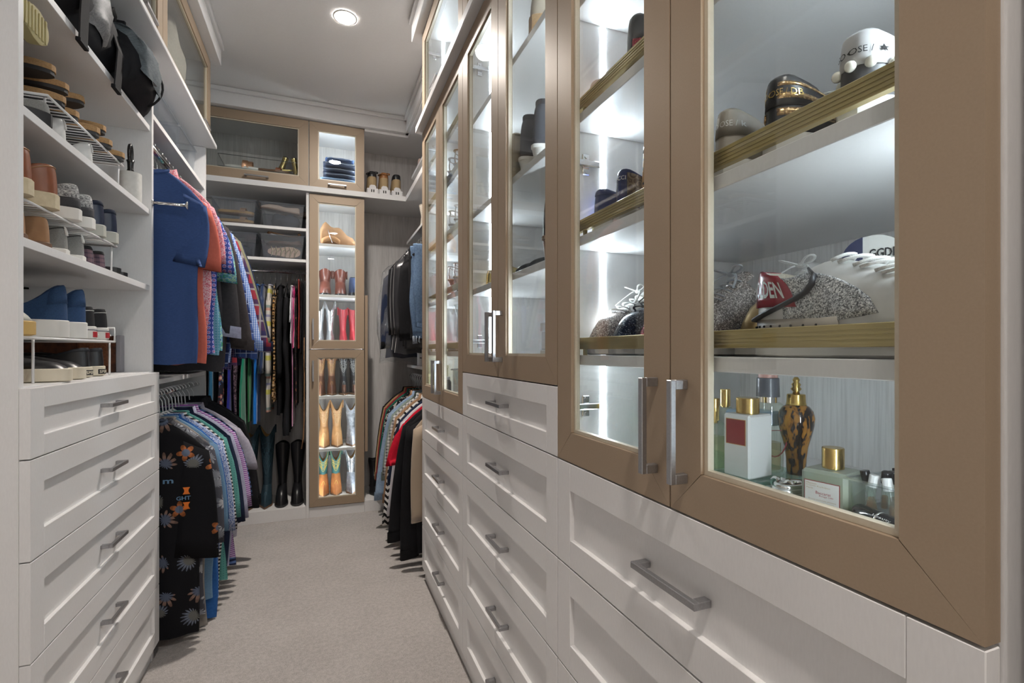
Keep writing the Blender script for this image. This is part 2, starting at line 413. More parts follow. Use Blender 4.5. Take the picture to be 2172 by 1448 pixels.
def wall_cabinet_left(y0, y1, label):
    c = thing('wall_cabinet', label, 'cabinet', (LX, (y0+y1)/2, 2.386)); xi = LX-.022; T = .018
    for a, b in ((y0, y0+T), (y1-T, y1)): part('side_panel', bx((XL+.004, a, 2.386), (xi, b, 2.861)), WHITE, c)
    part('back_panel', bx((XL+.004, y0+T, 2.386), (XL+.02, y1-T, 2.861)), GRAIN, c)
    part('top_panel', bx((XL+.02, y0+T, 2.843), (xi, y1-T, 2.861)), WHITE, c)
    part('base_panel', bx((XL+.02, y0+T, 2.386), (xi, y1-T, 2.402)), WHITE, c)
    glass_door(c, 'x', y0, y1, 2.388, 2.858, LX, 1, hnd=((y0+y1)/2+.25, 2.415, .128, False))
    return c
wall_cabinet_left(.45, 1.40, 'bronze framed glass wall cabinet at the near end of the left row')
wall_cabinet_left(1.40, 2.355, 'bronze framed glass wall cabinet above the open shoe shelves')
wall_cabinet_left(2.355, 3.27, 'bronze framed glass wall cabinet above the left hanging bay, white bag inside')

# ------------------------------------------------------------------ back row
BY = 3.845
XA, XB, XC = -.085, .30, .62     # unit boundaries
openu = thing('hanging_cabinet', 'white open unit on the back wall with bins on two shelves above a hanging rail', 'cabinet', (-.6, BY, 0))
part('side_panel', bx((XA-.018, BY+.005, 0), (XA, YB-.004, 2.34)), WHITE, openu)
part('back_panel', bx((XL+.004, YB-.02, .085), (XA-.018, YB-.004, 2.34)), GRAIN, openu)
part('base_panel', bx((XL+.004, BY+.005, .0), (XA-.019, YB-.021, .085), .001), WHITE, openu)
for z in (2.083, 1.859): part('shelf', bx((XL+.004, BY+.007, z-.021), (XA-.019, YB-.021, z), .001), WHITE, openu)
ROD_BY, ROD_BZ = 4.012, 1.785
part('rail', MB().tube([(XL+.01, ROD_BY, ROD_BZ), (XA-.02, ROD_BY, ROD_BZ)], .0105, 12), CHROME, openu, True)
# tall lit boot cabinet
tall = thing('boot_cabinet', 'tall narrow lit cabinet with two bronze glass doors full of boots on the back wall', 'cabinet', (.107, BY, 0))
for a, b in ((XA+.001, XA+.017), (XB-.017, XB)): part('side_panel', bx((a, BY+.023, 0), (b, YB-.004, 2.34)), WHITE, tall)
part('back_panel', bx((XA+.017, YB-.02, .066), (XB-.017, YB-.004, 2.34)), GRAIN, tall)
part('top_panel', bx((XA+.017, BY+.023, 2.322), (XB-.017, YB-.02, 2.34)), WHITE, tall)
part('kick_board', bx((XA+.001, BY+.01, 0), (XB, BY+.0225, .072)), WHITE, tall)
TS = [.125, .487, .873, 1.218, 1.617, 1.99]
for z in TS: part('shelf', bx((XA+.018, BY+(.0225 if z == 1.218 else .03), z-.02), (XB-.018, YB-.021, z), .001), WHITE, tall)
glass_door(tall, 'y', XA+.002, XB-.001, .076, 1.213, BY, -1, st=.058, hnd=(XA+.028, 1.06, .15, True))
glass_door(tall, 'y', XA+.002, XB-.001, 1.217, 2.338, BY, -1, st=.058, hnd=(XA+.028, 1.36, .15, True))
zs = TS+[2.342]
for a, b in zip(zs[:-1], zs[1:]):
    for x0, x1 in ((XA+.0172, XA+.020), (XB-.020, XB-.0172)): led(tall, (x0, BY+.035, a+.001), (x1, BY+.041, b-.022))
# long moulding shelf of the back wall with its return along the right wall
mb = MB(); mb.prism([(XL+.004, BY-.025, 2.345), (.60, BY-.025, 2.345), (.60, 2.625, 2.345), (XR-.022, 2.625, 2.345), (XR-.022, YB-.0215, 2.345), (XL+.004, YB-.0215, 2.345)], (0, 0, .037))
solo('moulding_shelf', mb, WHITE, 'L-shaped white moulding board running along the back wall and right corner', 'shelf')
upl = thing('wall_cabinet', 'wide bronze framed glass wall cabinet on the back wall with gold sandals inside', 'cabinet', (-.5, BY, 2.383))
for a, b in ((-1.1, -1.085), (XA-.018, XA)): part('side_panel', bx((a, BY+.023, 2.383), (b, YB-.004, 2.861)), WHITE, upl)
part('back_panel', bx((-1.085, YB-.02, 2.383), (XA-.018, YB-.004, 2.861)), GRAIN, upl)
part('top_panel', bx((-1.085, BY+.023, 2.843), (XA-.018, YB-.02, 2.861)), WHITE, upl)
glass_door(upl, 'y', -.80, XA-.001, 2.386, 2.858, BY, -1, st=.064, hnd=(-.42, 2.412, .15, False))
part('filler_panel', bx((-1.1, BY+.002, 2.384), (-.802, BY+.022, 2.861)), BRONZE, upl)
upm = thing('wall_cabinet', 'small lit glass wall cabinet on the back wall holding folded jeans', 'cabinet', (.107, BY, 2.383))
for a, b in ((XA+.001, XA+.017), (XB-.017, XB)): part('side_panel', bx((a, BY+.023, 2.383), (b, YB-.004, 2.861)), WHITE, upm)
part('back_panel', bx((XA+.017, YB-.02, 2.383), (XB-.017, YB-.004, 2.861)), GRAIN, upm)
part('top_panel', bx((XA+.017, BY+.023, 2.843), (XB-.017, YB-.02, 2.861)), WHITE, upm)
glass_door(upm, 'y', XA+.002, XB-.001, 2.386, 2.858, BY, -1, st=.058, hnd=(.107, 2.412, .128, False))
for x0, x1 in ((XA+.0172, XA+.020), (XB-.020, XB-.0172)): led(upm, (x0, BY+.035, 2.384), (x1, BY+.045, 2.842))
# corner unit on the right: open shelves above, double hanging below
cor = thing('hanging_cabinet', 'open corner unit with two hanging rails between the boot cabinet and right row', 'cabinet', (.8, 3.5, 0))
part('back_panel', bx((XB+.001, YB-.02, .085), (XR-.02, YB-.004, 2.86)), GRAIN, cor)
part('wall_panel', bx((XR-.02, 2.625, .0), (XR-.004, YB-.004, 2.86)), GRAIN, cor)
part('top_panel', MB().prism([(XB+.001, BY+.0, 2.843), (.62, BY, 2.843), (.62, 2.625, 2.843), (XR-.021, 2.625, 2.843), (XR-.021, YB-.021, 2.843), (XB+.001, YB-.021, 2.843)], (0, 0, .018)), WHITE, cor)
part('base_panel', bx((XB+.001, BY+.005, 0), (.66, YB-.021, .085), .001), WHITE, cor)
part('shelf', bx((.64, 2.625, 2.51), (XR-.021, 3.80, 2.531), .001), WHITE, cor)
part('shelf', bx((.635, 2.625, 2.052), (XR-.021, 4.0, 2.073), .001), WHITE, cor)
part('shelf', bx((.635, 2.625, 1.076), (XR-.021, 3.98, 1.097), .001), WHITE, cor)
ROD_RX = .665
for z in (1.985, 1.01): part('rail', MB().tube([(ROD_RX, 2.626, z), (ROD_RX, 3.98, z)], .0105, 12), CHROME, cor, True)
sl = thing('pull_out_panel', 'slim bronze-edged dark panel mounted on the right side of the boot cabinet', 'panel', (XB+.01, BY, .5))
part('panel', bx((XB+.003, BY+.03, .45), (XB+.008, BY+.34, 1.62)), M('dark_panel', (.02, .018, .016), .3), sl)
part('front_edge', bx((XB+.003, BY+.012, .45), (XB+.024, BY+.029, 1.62), .001), BRONZE, sl)
# ------------------------------------------------------------------ footwear library (local frame: toe +x, up +z, standing on z = 0)
def lerp(a, b, t): return a + (b-a)*t
def interp(tab, u):
    for (a, p), (b, q) in zip(tab[:-1], tab[1:]):
        if u <= b: 
            k = (u-a)/(b-a) if b > a else 0; k = k*k*(3-2*k); return p+(q-p)*k
    return tab[-1][1]
ROUND = [(0, .62), (.12, .72), (.35, .68), (.6, .92), (.74, 1.0), (.9, .92), (1, .8)]
POINT = [(0, .62), (.12, .70), (.35, .62), (.6, .92), (.72, .95), (.86, .62), (1, .34)]
class Last:
    """one shoe shape: bottom loop B, collar loop C and the surface between them"""
    def __init__(s, L=.285, W=.1, prof=ROUND, sole=.028, hc=.085, hm=.06, ht=.085, xt=.1, heel=0, pitch=None, cw=.62, lean=.008, blunt=.62, toe=0):
        s.toe = toe
        s.L, s.W, s.prof, s.sole, s.hc, s.hm, s.ht, s.xt, s.heel, s.cw, s.lean, s.blunt = L, W, prof, sole, hc, hm, ht, xt, heel, cw, lean, blunt
    def lift(s, x):
        u = x/s.L+.5
        return s.heel*(1 - interp([(0, 0), (.22, .06), (.62, 1), (1, 1)], max(0, min(1, u))))
    def B(s, a, k=1.0):
        x = -s.L/2*cos(a); u = .5-.5*cos(a); y = s.W/2*interp(s.prof, u)*abs(sin(a))**s.blunt*(1 if sin(a) >= 0 else -1)
        return Vector((x*k, y*k, 0))
    def C(s, a, k=1.0):
        x0, x1 = -s.L/2+s.lean, s.xt*s.L; q = .5-.5*cos(a)
        x = lerp(x0, x1, q); y = s.W/2*s.cw*abs(sin(a))**.8*(1 if sin(a) >= 0 else -1)*(1-.25*q)
        z = lerp(lerp(s.hc, s.hm, min(1, q*2)), s.ht, max(0, q*2-1)) if True else 0
        t = min(1, q*2); z = lerp(s.hc, s.hm, t*t*(3-2*t))
        if q > .5: t = q*2-1; z = lerp(s.hm, s.ht, t*t*(3-2*t))
        xm = (x0+x1)/2
        return Vector((xm+(x-xm)*k, y*k, z))
    def P(s, a, v, off=0):
        def raw(a, v):
            b, c = s.B(a), s.C(a); e = 1-cos(v*pi/2); h = sin(v*pi/2)
            if s.toe:                                            # sloping vamp: low toe box, then a straight rise to the throat
                q = .5-.5*cos(a); f = max(0, min(1, (q-.45)/.5)); f = f*f*(3-2*f)
                k = min(1, v/.3); h2 = s.toe*sin(k*pi/2)+(1-s.toe)*max(0, (v-.15)/.85)**1.1; h = lerp(h, h2, f); e = lerp(e, v**1.15, f)
            p = Vector((lerp(b.x, c.x, e), lerp(b.y, c.y, e), s.sole+(c.z-s.sole)*h)); p.z += s.lift(p.x); return p
        p = raw(a, v)
        if off:
            d = .02; du = raw(a+d, v)-raw(a-d, v); v0, v1 = max(0, v-.03), min(1, v+.03); dv = raw(a, v1)-raw(a, v0); n = dv.cross(du)
            if n.length > 1e-9: n.normalize(); p = p+n*off
        return p
    def upper(s, n=30, m=7):
        mb = MB(); mb.rings([[s.P(2*pi*i/n, k/m) for i in range(n)] for k in range(m+1)], True, False)
        # turn-over at the collar and the inside wall
        def ins(a, k, z):
            c = s.C(a, k); c.z = z if z is not None else c.z; c.z += s.lift(c.x); return c
        rs = [[s.P(2*pi*i/n, 1) for i in range(n)], [ins(2*pi*i/n, .9, None) for i in range(n)]]
        mb.rings(rs, False, False); return mb
    def lining(s, n=30):
        def ins(a, k, f):
            c = s.C(a, k); c.z = lerp(s.sole+.004, c.z, f); c.z += s.lift(c.x); return c
        mb = MB(); mb.rings([[ins(2*pi*i/n, .9, 1) for i in range(n)], [ins(2*pi*i/n, .86, .6) for i in range(n)], [ins(2*pi*i/n, .86, 0) for i in range(n)]], False, True); return mb
    def outsole(s, over=.004, n=34, z0=0, z1=None, heelblock=True):
        z1 = s.sole+.004 if z1 is None else z1; mb = MB()
        def ring(z, o, fl):
            r = []
            for i in range(n):
                b = s.B(2*pi*i/n); f = 1+o/(s.W/2); p = Vector((b.x*(1+o*2/s.L), b.y*f, 0)); p.z = z+s.lift(p.x)*(1 if fl else 1); r.append(p)
            return r
        mb.rings([ring(z0, -.004, 1), ring(z0+.003, over, 1), ring(z1-.002, over, 1), ring(z1, over-.002, 1)]); return mb
    def patch(s, a0, a1, v0, v1, off=.0012, n=10, m=4, shape=None):
        mb = MB(); th = off
        def grid(o): return [[s.P(lerp(a0, a1, i/n), lerp(v0, v1 if shape is None else lerp(v0, v1, shape(i/n)), k/m), o) for i in range(n+1)] for k in range(m+1)]
        top, bot = grid(th), grid(-.001); w = n+1
        vs = [p for r in top for p in r]+[p for r in bot for p in r]; N = w*(m+1); F = []
        for k in range(m):
            for i in range(n): q = k*w+i; F += [(q, q+1, q+w+1, q+w), (N+q, N+q+w, N+q+w+1, N+q+1)]
        for i in range(n): F += [(i, N+i, N+i+1, i+1), (m*w+i, m*w+i+1, N+m*w+i+1, N+m*w+i)]
        for k in range(m): F += [(k*w, (k+1)*w, N+(k+1)*w, N+k*w), (k*w+n, N+k*w+n, N+(k+1)*w+n, (k+1)*w+n)]
        return mb.add(vs, F)
    def line(s, pts, r=.0008, off=.0008, n=5): return MB().tube([s.P(a, v, off) for a, v in pts], r, n)
_fonts = {}
def text_mesh(txt, bold=False):
    """flat triangulated glyphs normalised to height 1, returned as verts (x, y) and faces"""
    cu = bpy.data.curves.new('lettering', 'FONT'); cu.body = txt; cu.size = 1; cu.resolution_u = 2
    if bold: cu.offset = .02
    o = bpy.data.objects.new('lettering', cu); COL.objects.link(o)
    dg = bpy.context.evaluated_depsgraph_get(); me = bpy.data.meshes.new_from_object(o.evaluated_get(dg))
    v = [(p.co.x, p.co.y) for p in me.vertices]; f = [tuple(q.vertices) for q in me.polygons]
    bpy.data.objects.remove(o); bpy.data.meshes.remove(me); bpy.data.curves.remove(cu)
    x0 = min(p[0] for p in v); x1 = max(p[0] for p in v); y0 = min(p[1] for p in v); y1 = max(p[1] for p in v)
    return [((p[0]-x0)/(x1-x0), (p[1]-y0)/(y1-y0)) for p in v], f
def lettering(txt, fn, mat, parent, bold=False, name='lettering'):
    """fn(u, v) -> point; the text box is the unit square"""
    v, f = text_mesh(txt, bold); mb = MB(); mb.add([fn(a, b) for a, b in v], f)
    o = part(name, mb, mat, parent); return o
def planar(o, ux, uy): o, ux, uy = Vector(o), Vector(ux), Vector(uy); return lambda a, b: o+ux*a+uy*b

def laces(last, parent, mat, n=5, bow=True, v0=.50, v1=.95, r=.0026, spread=.62):
    mb = MB()
    for i in range(n):
        k = i/(n-1); v = lerp(v0, v1, k); w = lerp(spread, spread*.8, k)
        pts = [last.P(pi+w*(2*j/8-1), v+.03*(j/8-.5)*(1 if i % 2 else -1), .003+.004*sin(pi*j/8)) for j in range(9)]
        mb.tube(pts, r, 6, flat=.55)
    if bow:
        c = last.P(pi, .97, .012)
        for sg in (-1, 1):
            lp = [c+Vector((.012*sin(t*2)*.6+.010*sin(t), sg*.03*sin(t/1.02), .016*sin(t)*(1-t/5)+.004)) for t in [pi*j/10 for j in range(11)]]
            mb.tube(lp, r*.9, 6, flat=.6)
            tl = [c+Vector((.004+.03*k*k, sg*(.008+.03*k), .004-.03*k*k)) for k in (0, .25, .5, .75, 1)]
            mb.tube(tl, r*.85, 6, flat=.6)
        mb.sphere(tuple(c+Vector((0, 0, .004))), (.006, .008, .005), 8, 5)
    return part('laces', mb, mat, parent, True)
def eyelets(last, parent, mat, n=4):
    mb = MB()
    for sg in (-1, 1):
        for i in range(n):
            p = last.P(pi+sg*.50, lerp(.62, .93, i/(n-1)), .0012); mb.sphere(tuple(p), .0028, 8, 4)
    return part('eyelet_row', mb, mat, parent, True)
def tongue(last, parent, mat, h=.016, w=.018):
    c = last.P(pi, .93, -.002); e = last.C(pi)+Vector((-.020, 0, h)); e.z += last.lift(e.x); rs = []
    for k in range(6):
        t = k/5; p = c.lerp(e, t); ww = w*(1+.25*t); th = .0035
        rs.append([p+Vector((th*sin(q)*.8, ww*cos(q), th*sin(q)-.008*(cos(q)**2))) for q in [2*pi*i/12 for i in range(12)]])
    return part('tongue', MB().rings(rs), mat, parent, True)
def sneaker(label, last, up, sole, lin, lace=None, name='sneaker', group=None, toecap=None, tab=None, band=None, tong=True, star=None, foxing=None):
    """sneaker or plimsoll; returns its thing at the origin"""
    t = thing(name, label, 'shoe', (0, 0, 0), group)
    part('upper', last.upper(), up, t, 1.0); part('lining', last.lining(), lin, t, True)
    part('sole', last.outsole(), sole, t, .6)
    if toecap: part('toe_cap', last.patch(pi-.95, pi+.95, .02, .58, .001, 14, 5), toecap, t, True)
    if tab: part('heel_tab', last.patch(-1.15, .82, .34, .99, .0014, 12, 4), tab, t, True)
    if band: part('heel_stripe', last.patch(-.10, .10, .05, .99, .0014, 4, 6), band, t, True)
    if foxing: part('foxing', last.patch(-1.2, 1.2, .02, .3, .001, 14, 3), foxing, t, True)
    if lace:
        laces(last, t, lace)
        if tong: tongue(last, t, up)
        eyelets(last, t, CHROME)
    return t
def slipon(label, last, up, sole, lin, name='slip_on_shoe', group=None, seam=None, band=None, loop=None):
    t = thing(name, label, 'shoe', (0, 0, 0), group)
    part('upper', last.upper(), up, t, 1.0); part('lining', last.lining(), lin, t, True); part('sole', last.outsole(), sole, t, .6)
    if seam: part('stitching', last.line([(-.9+1.8*i/12, .55+.25*cos((i/6-1)*pi/2)) for i in range(13)], .0011), seam, t, True)
    if band: part('collar_band', last.patch(-1.5, 1.5, .62, .99, .0012, 16, 3), band, t, True)
    if loop: part('heel_loop', last.patch(-.06, .06, .45, 1.0, .003, 3, 4), loop, t, True)
    return t
def sandal(label, bed, base, strap, L=.27, W=.1, name='sandal', group=None, straps=((.12, .062), (-.02, .07)), heel=0, back=False):
    la = Last(L, W, sole=.03, heel=heel); t = thing(name, label, 'shoe', (0, 0, 0), group)
    def slab(z0, z1, k):
        return [[Vector((la.B(2*pi*i/30).x*k, la.B(2*pi*i/30).y*k, z+la.lift(la.B(2*pi*i/30).x))) for i in range(30)] for z in (z0, z1)]
    part('outsole', MB().rings(slab(0, .010, 1.0)), base, t, .6); part('footbed', MB().rings(slab(.0101, .026, 1.02)+slab(.026, .028, .97)[1:]), bed, t, .6)
    for x, h in straps:
        y = la.W/2*1.02*interp(la.prof, x/L+.5)*.98
        pts = [Vector((x+.012*sin(q*.5), -y*cos(q), .018+la.lift(x)+(h-.018)*sin(q)**.7)) for q in [pi*i/12 for i in range(13)]]
        mb = MB(); rs = [[p+Vector((.017, 0, 0)), p+Vector((.017, 0, .003)), p+Vector((-.017, 0, .003)), p+Vector((-.017, 0, 0))] for p in pts]; mb.rings(rs)
        part('strap', mb, strap, t, .7); b = pts[8]
        part('buckle', MB().tube([b+Vector((.011, 0, .005)), b+Vector((-.011, 0, .005)), b+Vector((-.011, .014, .001)), b+Vector((.011, .014, .001))], .0013, 6, True), CHROME, t, True)
    if back:
        pts = [Vector((-L*.36-.03*sin(q), -.03*cos(q), .03+la.lift(-L*.4)+.035*sin(q)**.6)) for q in [pi*i/10 for i in range(11)]]
        part('back_strap', MB().tube(pts, .007, 6, flat=.3), strap, t, True)
    return t
def boot(label, last, up, foot, sole, lin, H=.33, rx=.062, ry=.054, dip=.045, name='cowboy_boot', group=None, stitch=None, heelh=.035, cx=None, pulls=True, zig=True, toe=None, panel=None):
    """tall boot: foot from the last, shaft lofted above its collar"""
    t = thing(name, label, 'boots', (0, 0, 0), group); n = 28
    mf = MB(); mf.rings([[last.P(2*pi*i/n, k/7) for i in range(n)] for k in range(8)], True, False); part('vamp', mf, foot, t, 1.2)
    c0 = [last.P(2*pi*i/n, 1) for i in range(n)]
    xc = (cx if cx is not None else (-last.L/2+last.xt*last.L)/2-.004)
    def loop(v, k=1.0):
        r = []
        for i in range(n):
            a = 2*pi*i/n; e = v*v*(3-2*v); top = H-dip*(abs(cos(a))**3)
            tx, ty = xc-rx*cos(a), ry*sin(a)
            p = Vector((lerp(c0[i].x, tx, min(1, v*1.6)*(2-min(1, v*1.6))), lerp(c0[i].y, ty, e), lerp(c0[i].z, top, v)))
            q = Vector((xc, 0, p.z)); r.append(q+(p-q)*k)
        return r
    part('shaft', MB().rings([loop(k/8) for k in range(9)]+[loop(1, .93)], False, False), up, t, 1.2)
    part('lining', MB().rings([loop(1, .93), loop(.75, .9), loop(.35, .85)], False, True), lin, t, True)
    part('sole', last.outsole(.004, z1=last.sole+.003), sole, t, .6)
    hx = -last.L/2; mb = MB(); rs = []
    for z, k in ((0, .82), (heelh*.6, .9), (last.heel+.001, 1.0)):
        r = []
        for i in range(18):
            a = 2*pi*i/18; ca = cos(a); r.append(Vector((hx+.034-.034*k*ca if ca > 0 else hx+.034-.028*ca, last.W*.33*k*sin(a), z)))
        rs.append(r)
    if last.heel > .012: part('heel', mb.rings(rs), sole, t, .6)
    S2 = [loop(k/8) for k in range(9)]
    def on(a, v):
        i = (a/(2*pi)*n) % n; j = int(i); f = i-j; k = min(7.999, v*8); q = int(k); g = k-q
        p = S2[q][j].lerp(S2[q][(j+1) % n], f).lerp(S2[q+1][j].lerp(S2[q+1][(j+1) % n], f), g); d = Vector((p.x-xc, p.y, 0)); return p+d.normalized()*.0012
    if stitch:
        mb = MB()
        for row, (w, v0, v1) in enumerate(((.95, .2, .9), (.6, .32, .78), (.3, .42, .68))):
            for sg in (-1, 1):
                mb.tube([on(pi+sg*w*sin(pi*j/14)*(1+.25*sin(j*1.7)), lerp(v0, v1, j/14)) for j in range(15)], .0011, 5)
        for sg in (-1, 1): mb.tube([on(pi+sg*(1.3-.1*j), .95-.028*j) for j in range(12)], .0011, 5)
        mb.tube([last.P(pi-.5+j*.1, .45+.22*sin(pi*j/10), .001) for j in range(11)], .0010, 5)
        part('stitching', mb, stitch, t, True)
    if panel:
        mb = MB()
        for sg in (-1, 1):
            for v0, v1, w in ((.30, .55, .5), (.58, .85, .75)):
                L_ = [on(pi+sg*(.12+w*sin(pi*j/10)*.5), lerp(v0, v1, j/10)) for j in range(11)]; R_ = [on(pi+sg*(.12+w*sin(pi*j/10)), lerp(v0, v1, j/10)) for j in range(11)]
                mb.rings([[a, b] for a, b in zip(L_, R_)], False, False, False)
        part('inlay', mb, panel, t, True)
    if toe: part('toe_cap', last.patch(pi-.7, pi+.7, .03, .42, .0012, 12, 4), toe, t, True)
    if pulls:
        mb = MB()
        for sg in (-1, 1):
            p = S2[8][n//4 if sg > 0 else 3*n//4]; o = Vector((0, sg*.003, 0))
            mb.tube([p+o+Vector((-.01, 0, -.05)), p+o+Vector((-.009, 0, .008)), p+o+Vector((.009, 0, .008)), p+o+Vector((.01, 0, -.05))], .006, 6, flat=.35)
        part('pull_strap', mb, up, t, True)
    return t
# materials for footwear
def leather(name, c, rough=.35, **k): return mottled(name, c, tuple(v*.82 for v in c), 45, rough, .05, **k)
def canvas(name, c, sc=500): return mottled(name, c, tuple(v*.7 for v in c), sc, .85, .15)
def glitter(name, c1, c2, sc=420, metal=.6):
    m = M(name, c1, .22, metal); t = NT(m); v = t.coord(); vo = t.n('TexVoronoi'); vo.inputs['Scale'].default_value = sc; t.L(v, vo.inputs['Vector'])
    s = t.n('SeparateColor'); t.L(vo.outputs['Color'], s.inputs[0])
    t.col(t.ramp(s.outputs[0], (.05, c2), (.45, tuple(.5*(a+b) for a, b in zip(c1, c2))), (.75, c1), (.93, tuple(min(1, q*1.5+.15) for q in c1))))  # brightest flakes are sparkle glints put into the base colour
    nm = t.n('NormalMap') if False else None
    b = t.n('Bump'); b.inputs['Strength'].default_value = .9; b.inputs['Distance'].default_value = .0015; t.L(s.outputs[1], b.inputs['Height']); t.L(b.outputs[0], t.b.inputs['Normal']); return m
RUBW = M('white_rubber', (.68, .66, .62), .55); RUBC = M('cream_rubber', (.62, .56, .44), .6); RUBD = M('dark_rubber', (.02, .02, .022), .6)
RUBG = M('grey_green_rubber', (.45, .45, .40), .6); CREPE = mottled('crepe_sole', (.60, .52, .36), (.50, .42, .28), 80, .7)
BLK = leather('black_leather', (.014, .014, .016), .32); BLKC = canvas('black_canvas', (.016, .016, .018)); BLKF = M('black_fabric_lining', (.01, .01, .011), .9)
BRN = leather('chestnut_leather', (.24, .075, .028), .38); TAN = leather('tan_suede', (.29, .155, .075), .85); GRYC = canvas('grey_canvas', (.24, .24, .23)); NAVL = leather('navy_leather', (.012, .02, .05), .34)
NAVK = canvas('blue_knit', (.02, .06, .15), 350); WHT = leather('white_leather', (.72, .71, .69), .4); WLACE = canvas('white_lace', (.74, .73, .70), 900); CREAM = canvas('cream_lining', (.60, .55, .46))
CORK = mottled('cork', (.42, .26, .12), (.30, .17, .075), 220, .85, .1); TAUPE = leather('taupe_strap', (.32, .28, .20), .6)
KNIT = M('black_white_knit', (.3, .3, .3), .9); t = NT(KNIT); v = t.coord((1, 1, 1.6)); w = t.noise(v, 240, 2); g = t.noise(v, 40, 2)
t.col(t.mix(.5, t.ramp(w, (.42, (.03, .03, .035)), (.58, (.62, .62, .60)), interp='LINEAR'), t.ramp(g, (.4, (.10, .10, .11)), (.6, (.48, .48, .47))))); t.bump(w, .4)
CHK = M('plum_plaid_wool', (.1, .06, .08), .9); t = NT(CHK); v = t.coord(); s_ = t.n('SeparateXYZ'); t.L(v, s_.inputs[0])
def stripes(t, s, per, w): return t.math('LESS_THAN', t.math('FRACT', t.math('MULTIPLY', s, 1/per)), w)
t.col(t.mix(t.math('MULTIPLY', t.math('ADD', stripes(t, s_.outputs[1], .014, .35), stripes(t, s_.outputs[2], .014, .35)), .5), (.16, .10, .12), (.045, .03, .05)))
def put(t, x, y, z, toe, tilt=0, roll=0): return place(t, (x, y, z), toe, roll, tilt)

# ------------------------------------------------------------------ wire shelf racks on the left
WIRE = M('white_coated_wire', (.72, .72, .72), .4)
def wire_rack(label, y0, y1, z0, z1, x0=-.98, x1=-.645, lip=True):
    r = thing('wire_rack', label, 'rack', ((x0+x1)/2, (y0+y1)/2, z0)); k = .0035
    part('frame', MB().tube([(x0, y0, z1), (x1, y0, z1), (x1, y1, z1), (x0, y1, z1)], k, 8, True), WIRE, r, True)
    mb = MB(); n = int((y1-y0)/.021)
    for i in range(1, n): y = lerp(y0, y1, i/n); mb.tube([(x0, y, z1+.001), (x1, y, z1+.001)], .0017, 6)
    part('wires', mb, WIRE, r, True)
    for yy in (y0+.012, y1-.012):
        for xx in (x0+.01, x1-.01): part('leg', MB().tube([(xx, yy, z0), (xx, yy, z1-.002)], .003, 8), WIRE, r, True)
    if lip: part('end_loop', MB().tube([(x0, y1, z1), (x0, y1+.0, z1+.045), (x1, y1, z1+.045), (x1, y1, z1)], k, 8), WIRE, r, True)
    return r
wire_rack('white wire shoe rack on the upper left shelf carrying cork sandals', 1.585, 2.095, 1.7492, 1.845, lip=False)
wire_rack('white wire shoe rack on the middle left shelf carrying knit sneakers', 1.42, 2.035, 1.4552, 1.553, lip=False)
wire_rack('white wire shoe rack on the left counter carrying blue knit sneakers', 1.53, 2.02, 1.1222, 1.232)
SN = lambda **k: Last(**{**dict(toe=.45, L=.295, W=.106, sole=.03, hc=.092, hm=.068, ht=.085, xt=.10), **k})
def pair(t, a, b, la=None, lb=None):
    """a, b = (x, y, z, toe, tilt); the second shoe is a copy of the first"""
    put(t, *a)
    if b: return dup(t, b[:3], b[3], lb or t['label'], None, 0, b[4] if len(b) > 4 else 0)
IN = pi           # toe towards the left wall
# middle rack
zr = 1.5572
pair(slipon('chestnut leather shoe with thick cream sole on the middle left rack', SN(W=.11, sole=.036, hc=.112, hm=.09, ht=.10), BRN, CREPE, BLKF, 'chukka_shoe', seam=M('tan_thread', (.45, .25, .12), .7)), (-.775, 1.585, zr, IN+.03), (-.775, 1.467, zr, IN),
     lb='chestnut leather shoe half hidden at the left edge of the middle rack')
pair(sneaker('black and white knit sneaker nearer the chestnut shoe on the middle rack', SN(W=.10, hc=.10), KNIT, RUBW, BLKF, WLACE, foxing=canvas('charcoal_webbing', (.05, .05, .055))), (-.77, 1.699, zr, IN+.03), (-.775, 1.807, zr, IN-.02),
     lb='black and white knit sneaker nearer the navy slip-ons on the middle rack')
pair(slipon('navy leather slip-on with pale sole nearer the knit sneakers', SN(W=.095, hc=.112, hm=.085, sole=.034), NAVL, RUBG, BLKF, band=canvas('navy_felt', (.008, .014, .035))), (-.785, 1.913, zr, IN), (-.785, 2.016, zr, IN),
     lb='navy leather slip-on with pale sole at the far end of the rack')
# below it
zs_ = 1.4556
pair(slipon('tan suede shoe under the middle left rack', SN(W=.1, sole=.012, hc=.078, hm=.06, ht=.07), TAN, leather('brown_edge', (.16, .08, .04)), BLKF, 'suede_loafer'), (-.785, 1.575, zs_, IN), (-.785, 1.465, zs_, IN), lb='tan suede shoe at the left edge under the middle rack')
pair(slipon('grey canvas slip-on with white sole beside the tan suede shoe', SN(L=.28, W=.1, sole=.017, hc=.081, hm=.06, ht=.07), GRYC, RUBW, CREAM, seam=BLKC, loop=WLACE), (-.785, 1.69, zs_, IN), (-.785, 1.79, zs_, IN), lb='grey canvas slip-on with white sole beside the plaid slippers')
pair(slipon('plum plaid slipper beside the grey canvas slip-on', SN(L=.27, W=.088, sole=.009, hc=.066, hm=.05, ht=.06), CHK, RUBW, BLKF, 'slipper', band=BLKC), (-.79, 1.885, zs_, IN), (-.79, 1.972, zs_, IN), lb='plum plaid slipper beside the black slide sandals')
pair(sandal('black slide sandal with wide strap under the rack, nearer the slippers', BLK, RUBD, BLK, .28, .1, 'slide_sandal', straps=((.05, .06), (.02, .058))), (-.775, 2.075, zs_, IN-.25), (-.79, 2.185, zs_, IN-.25), lb='black slide sandal with wide strap furthest right on the shelf')
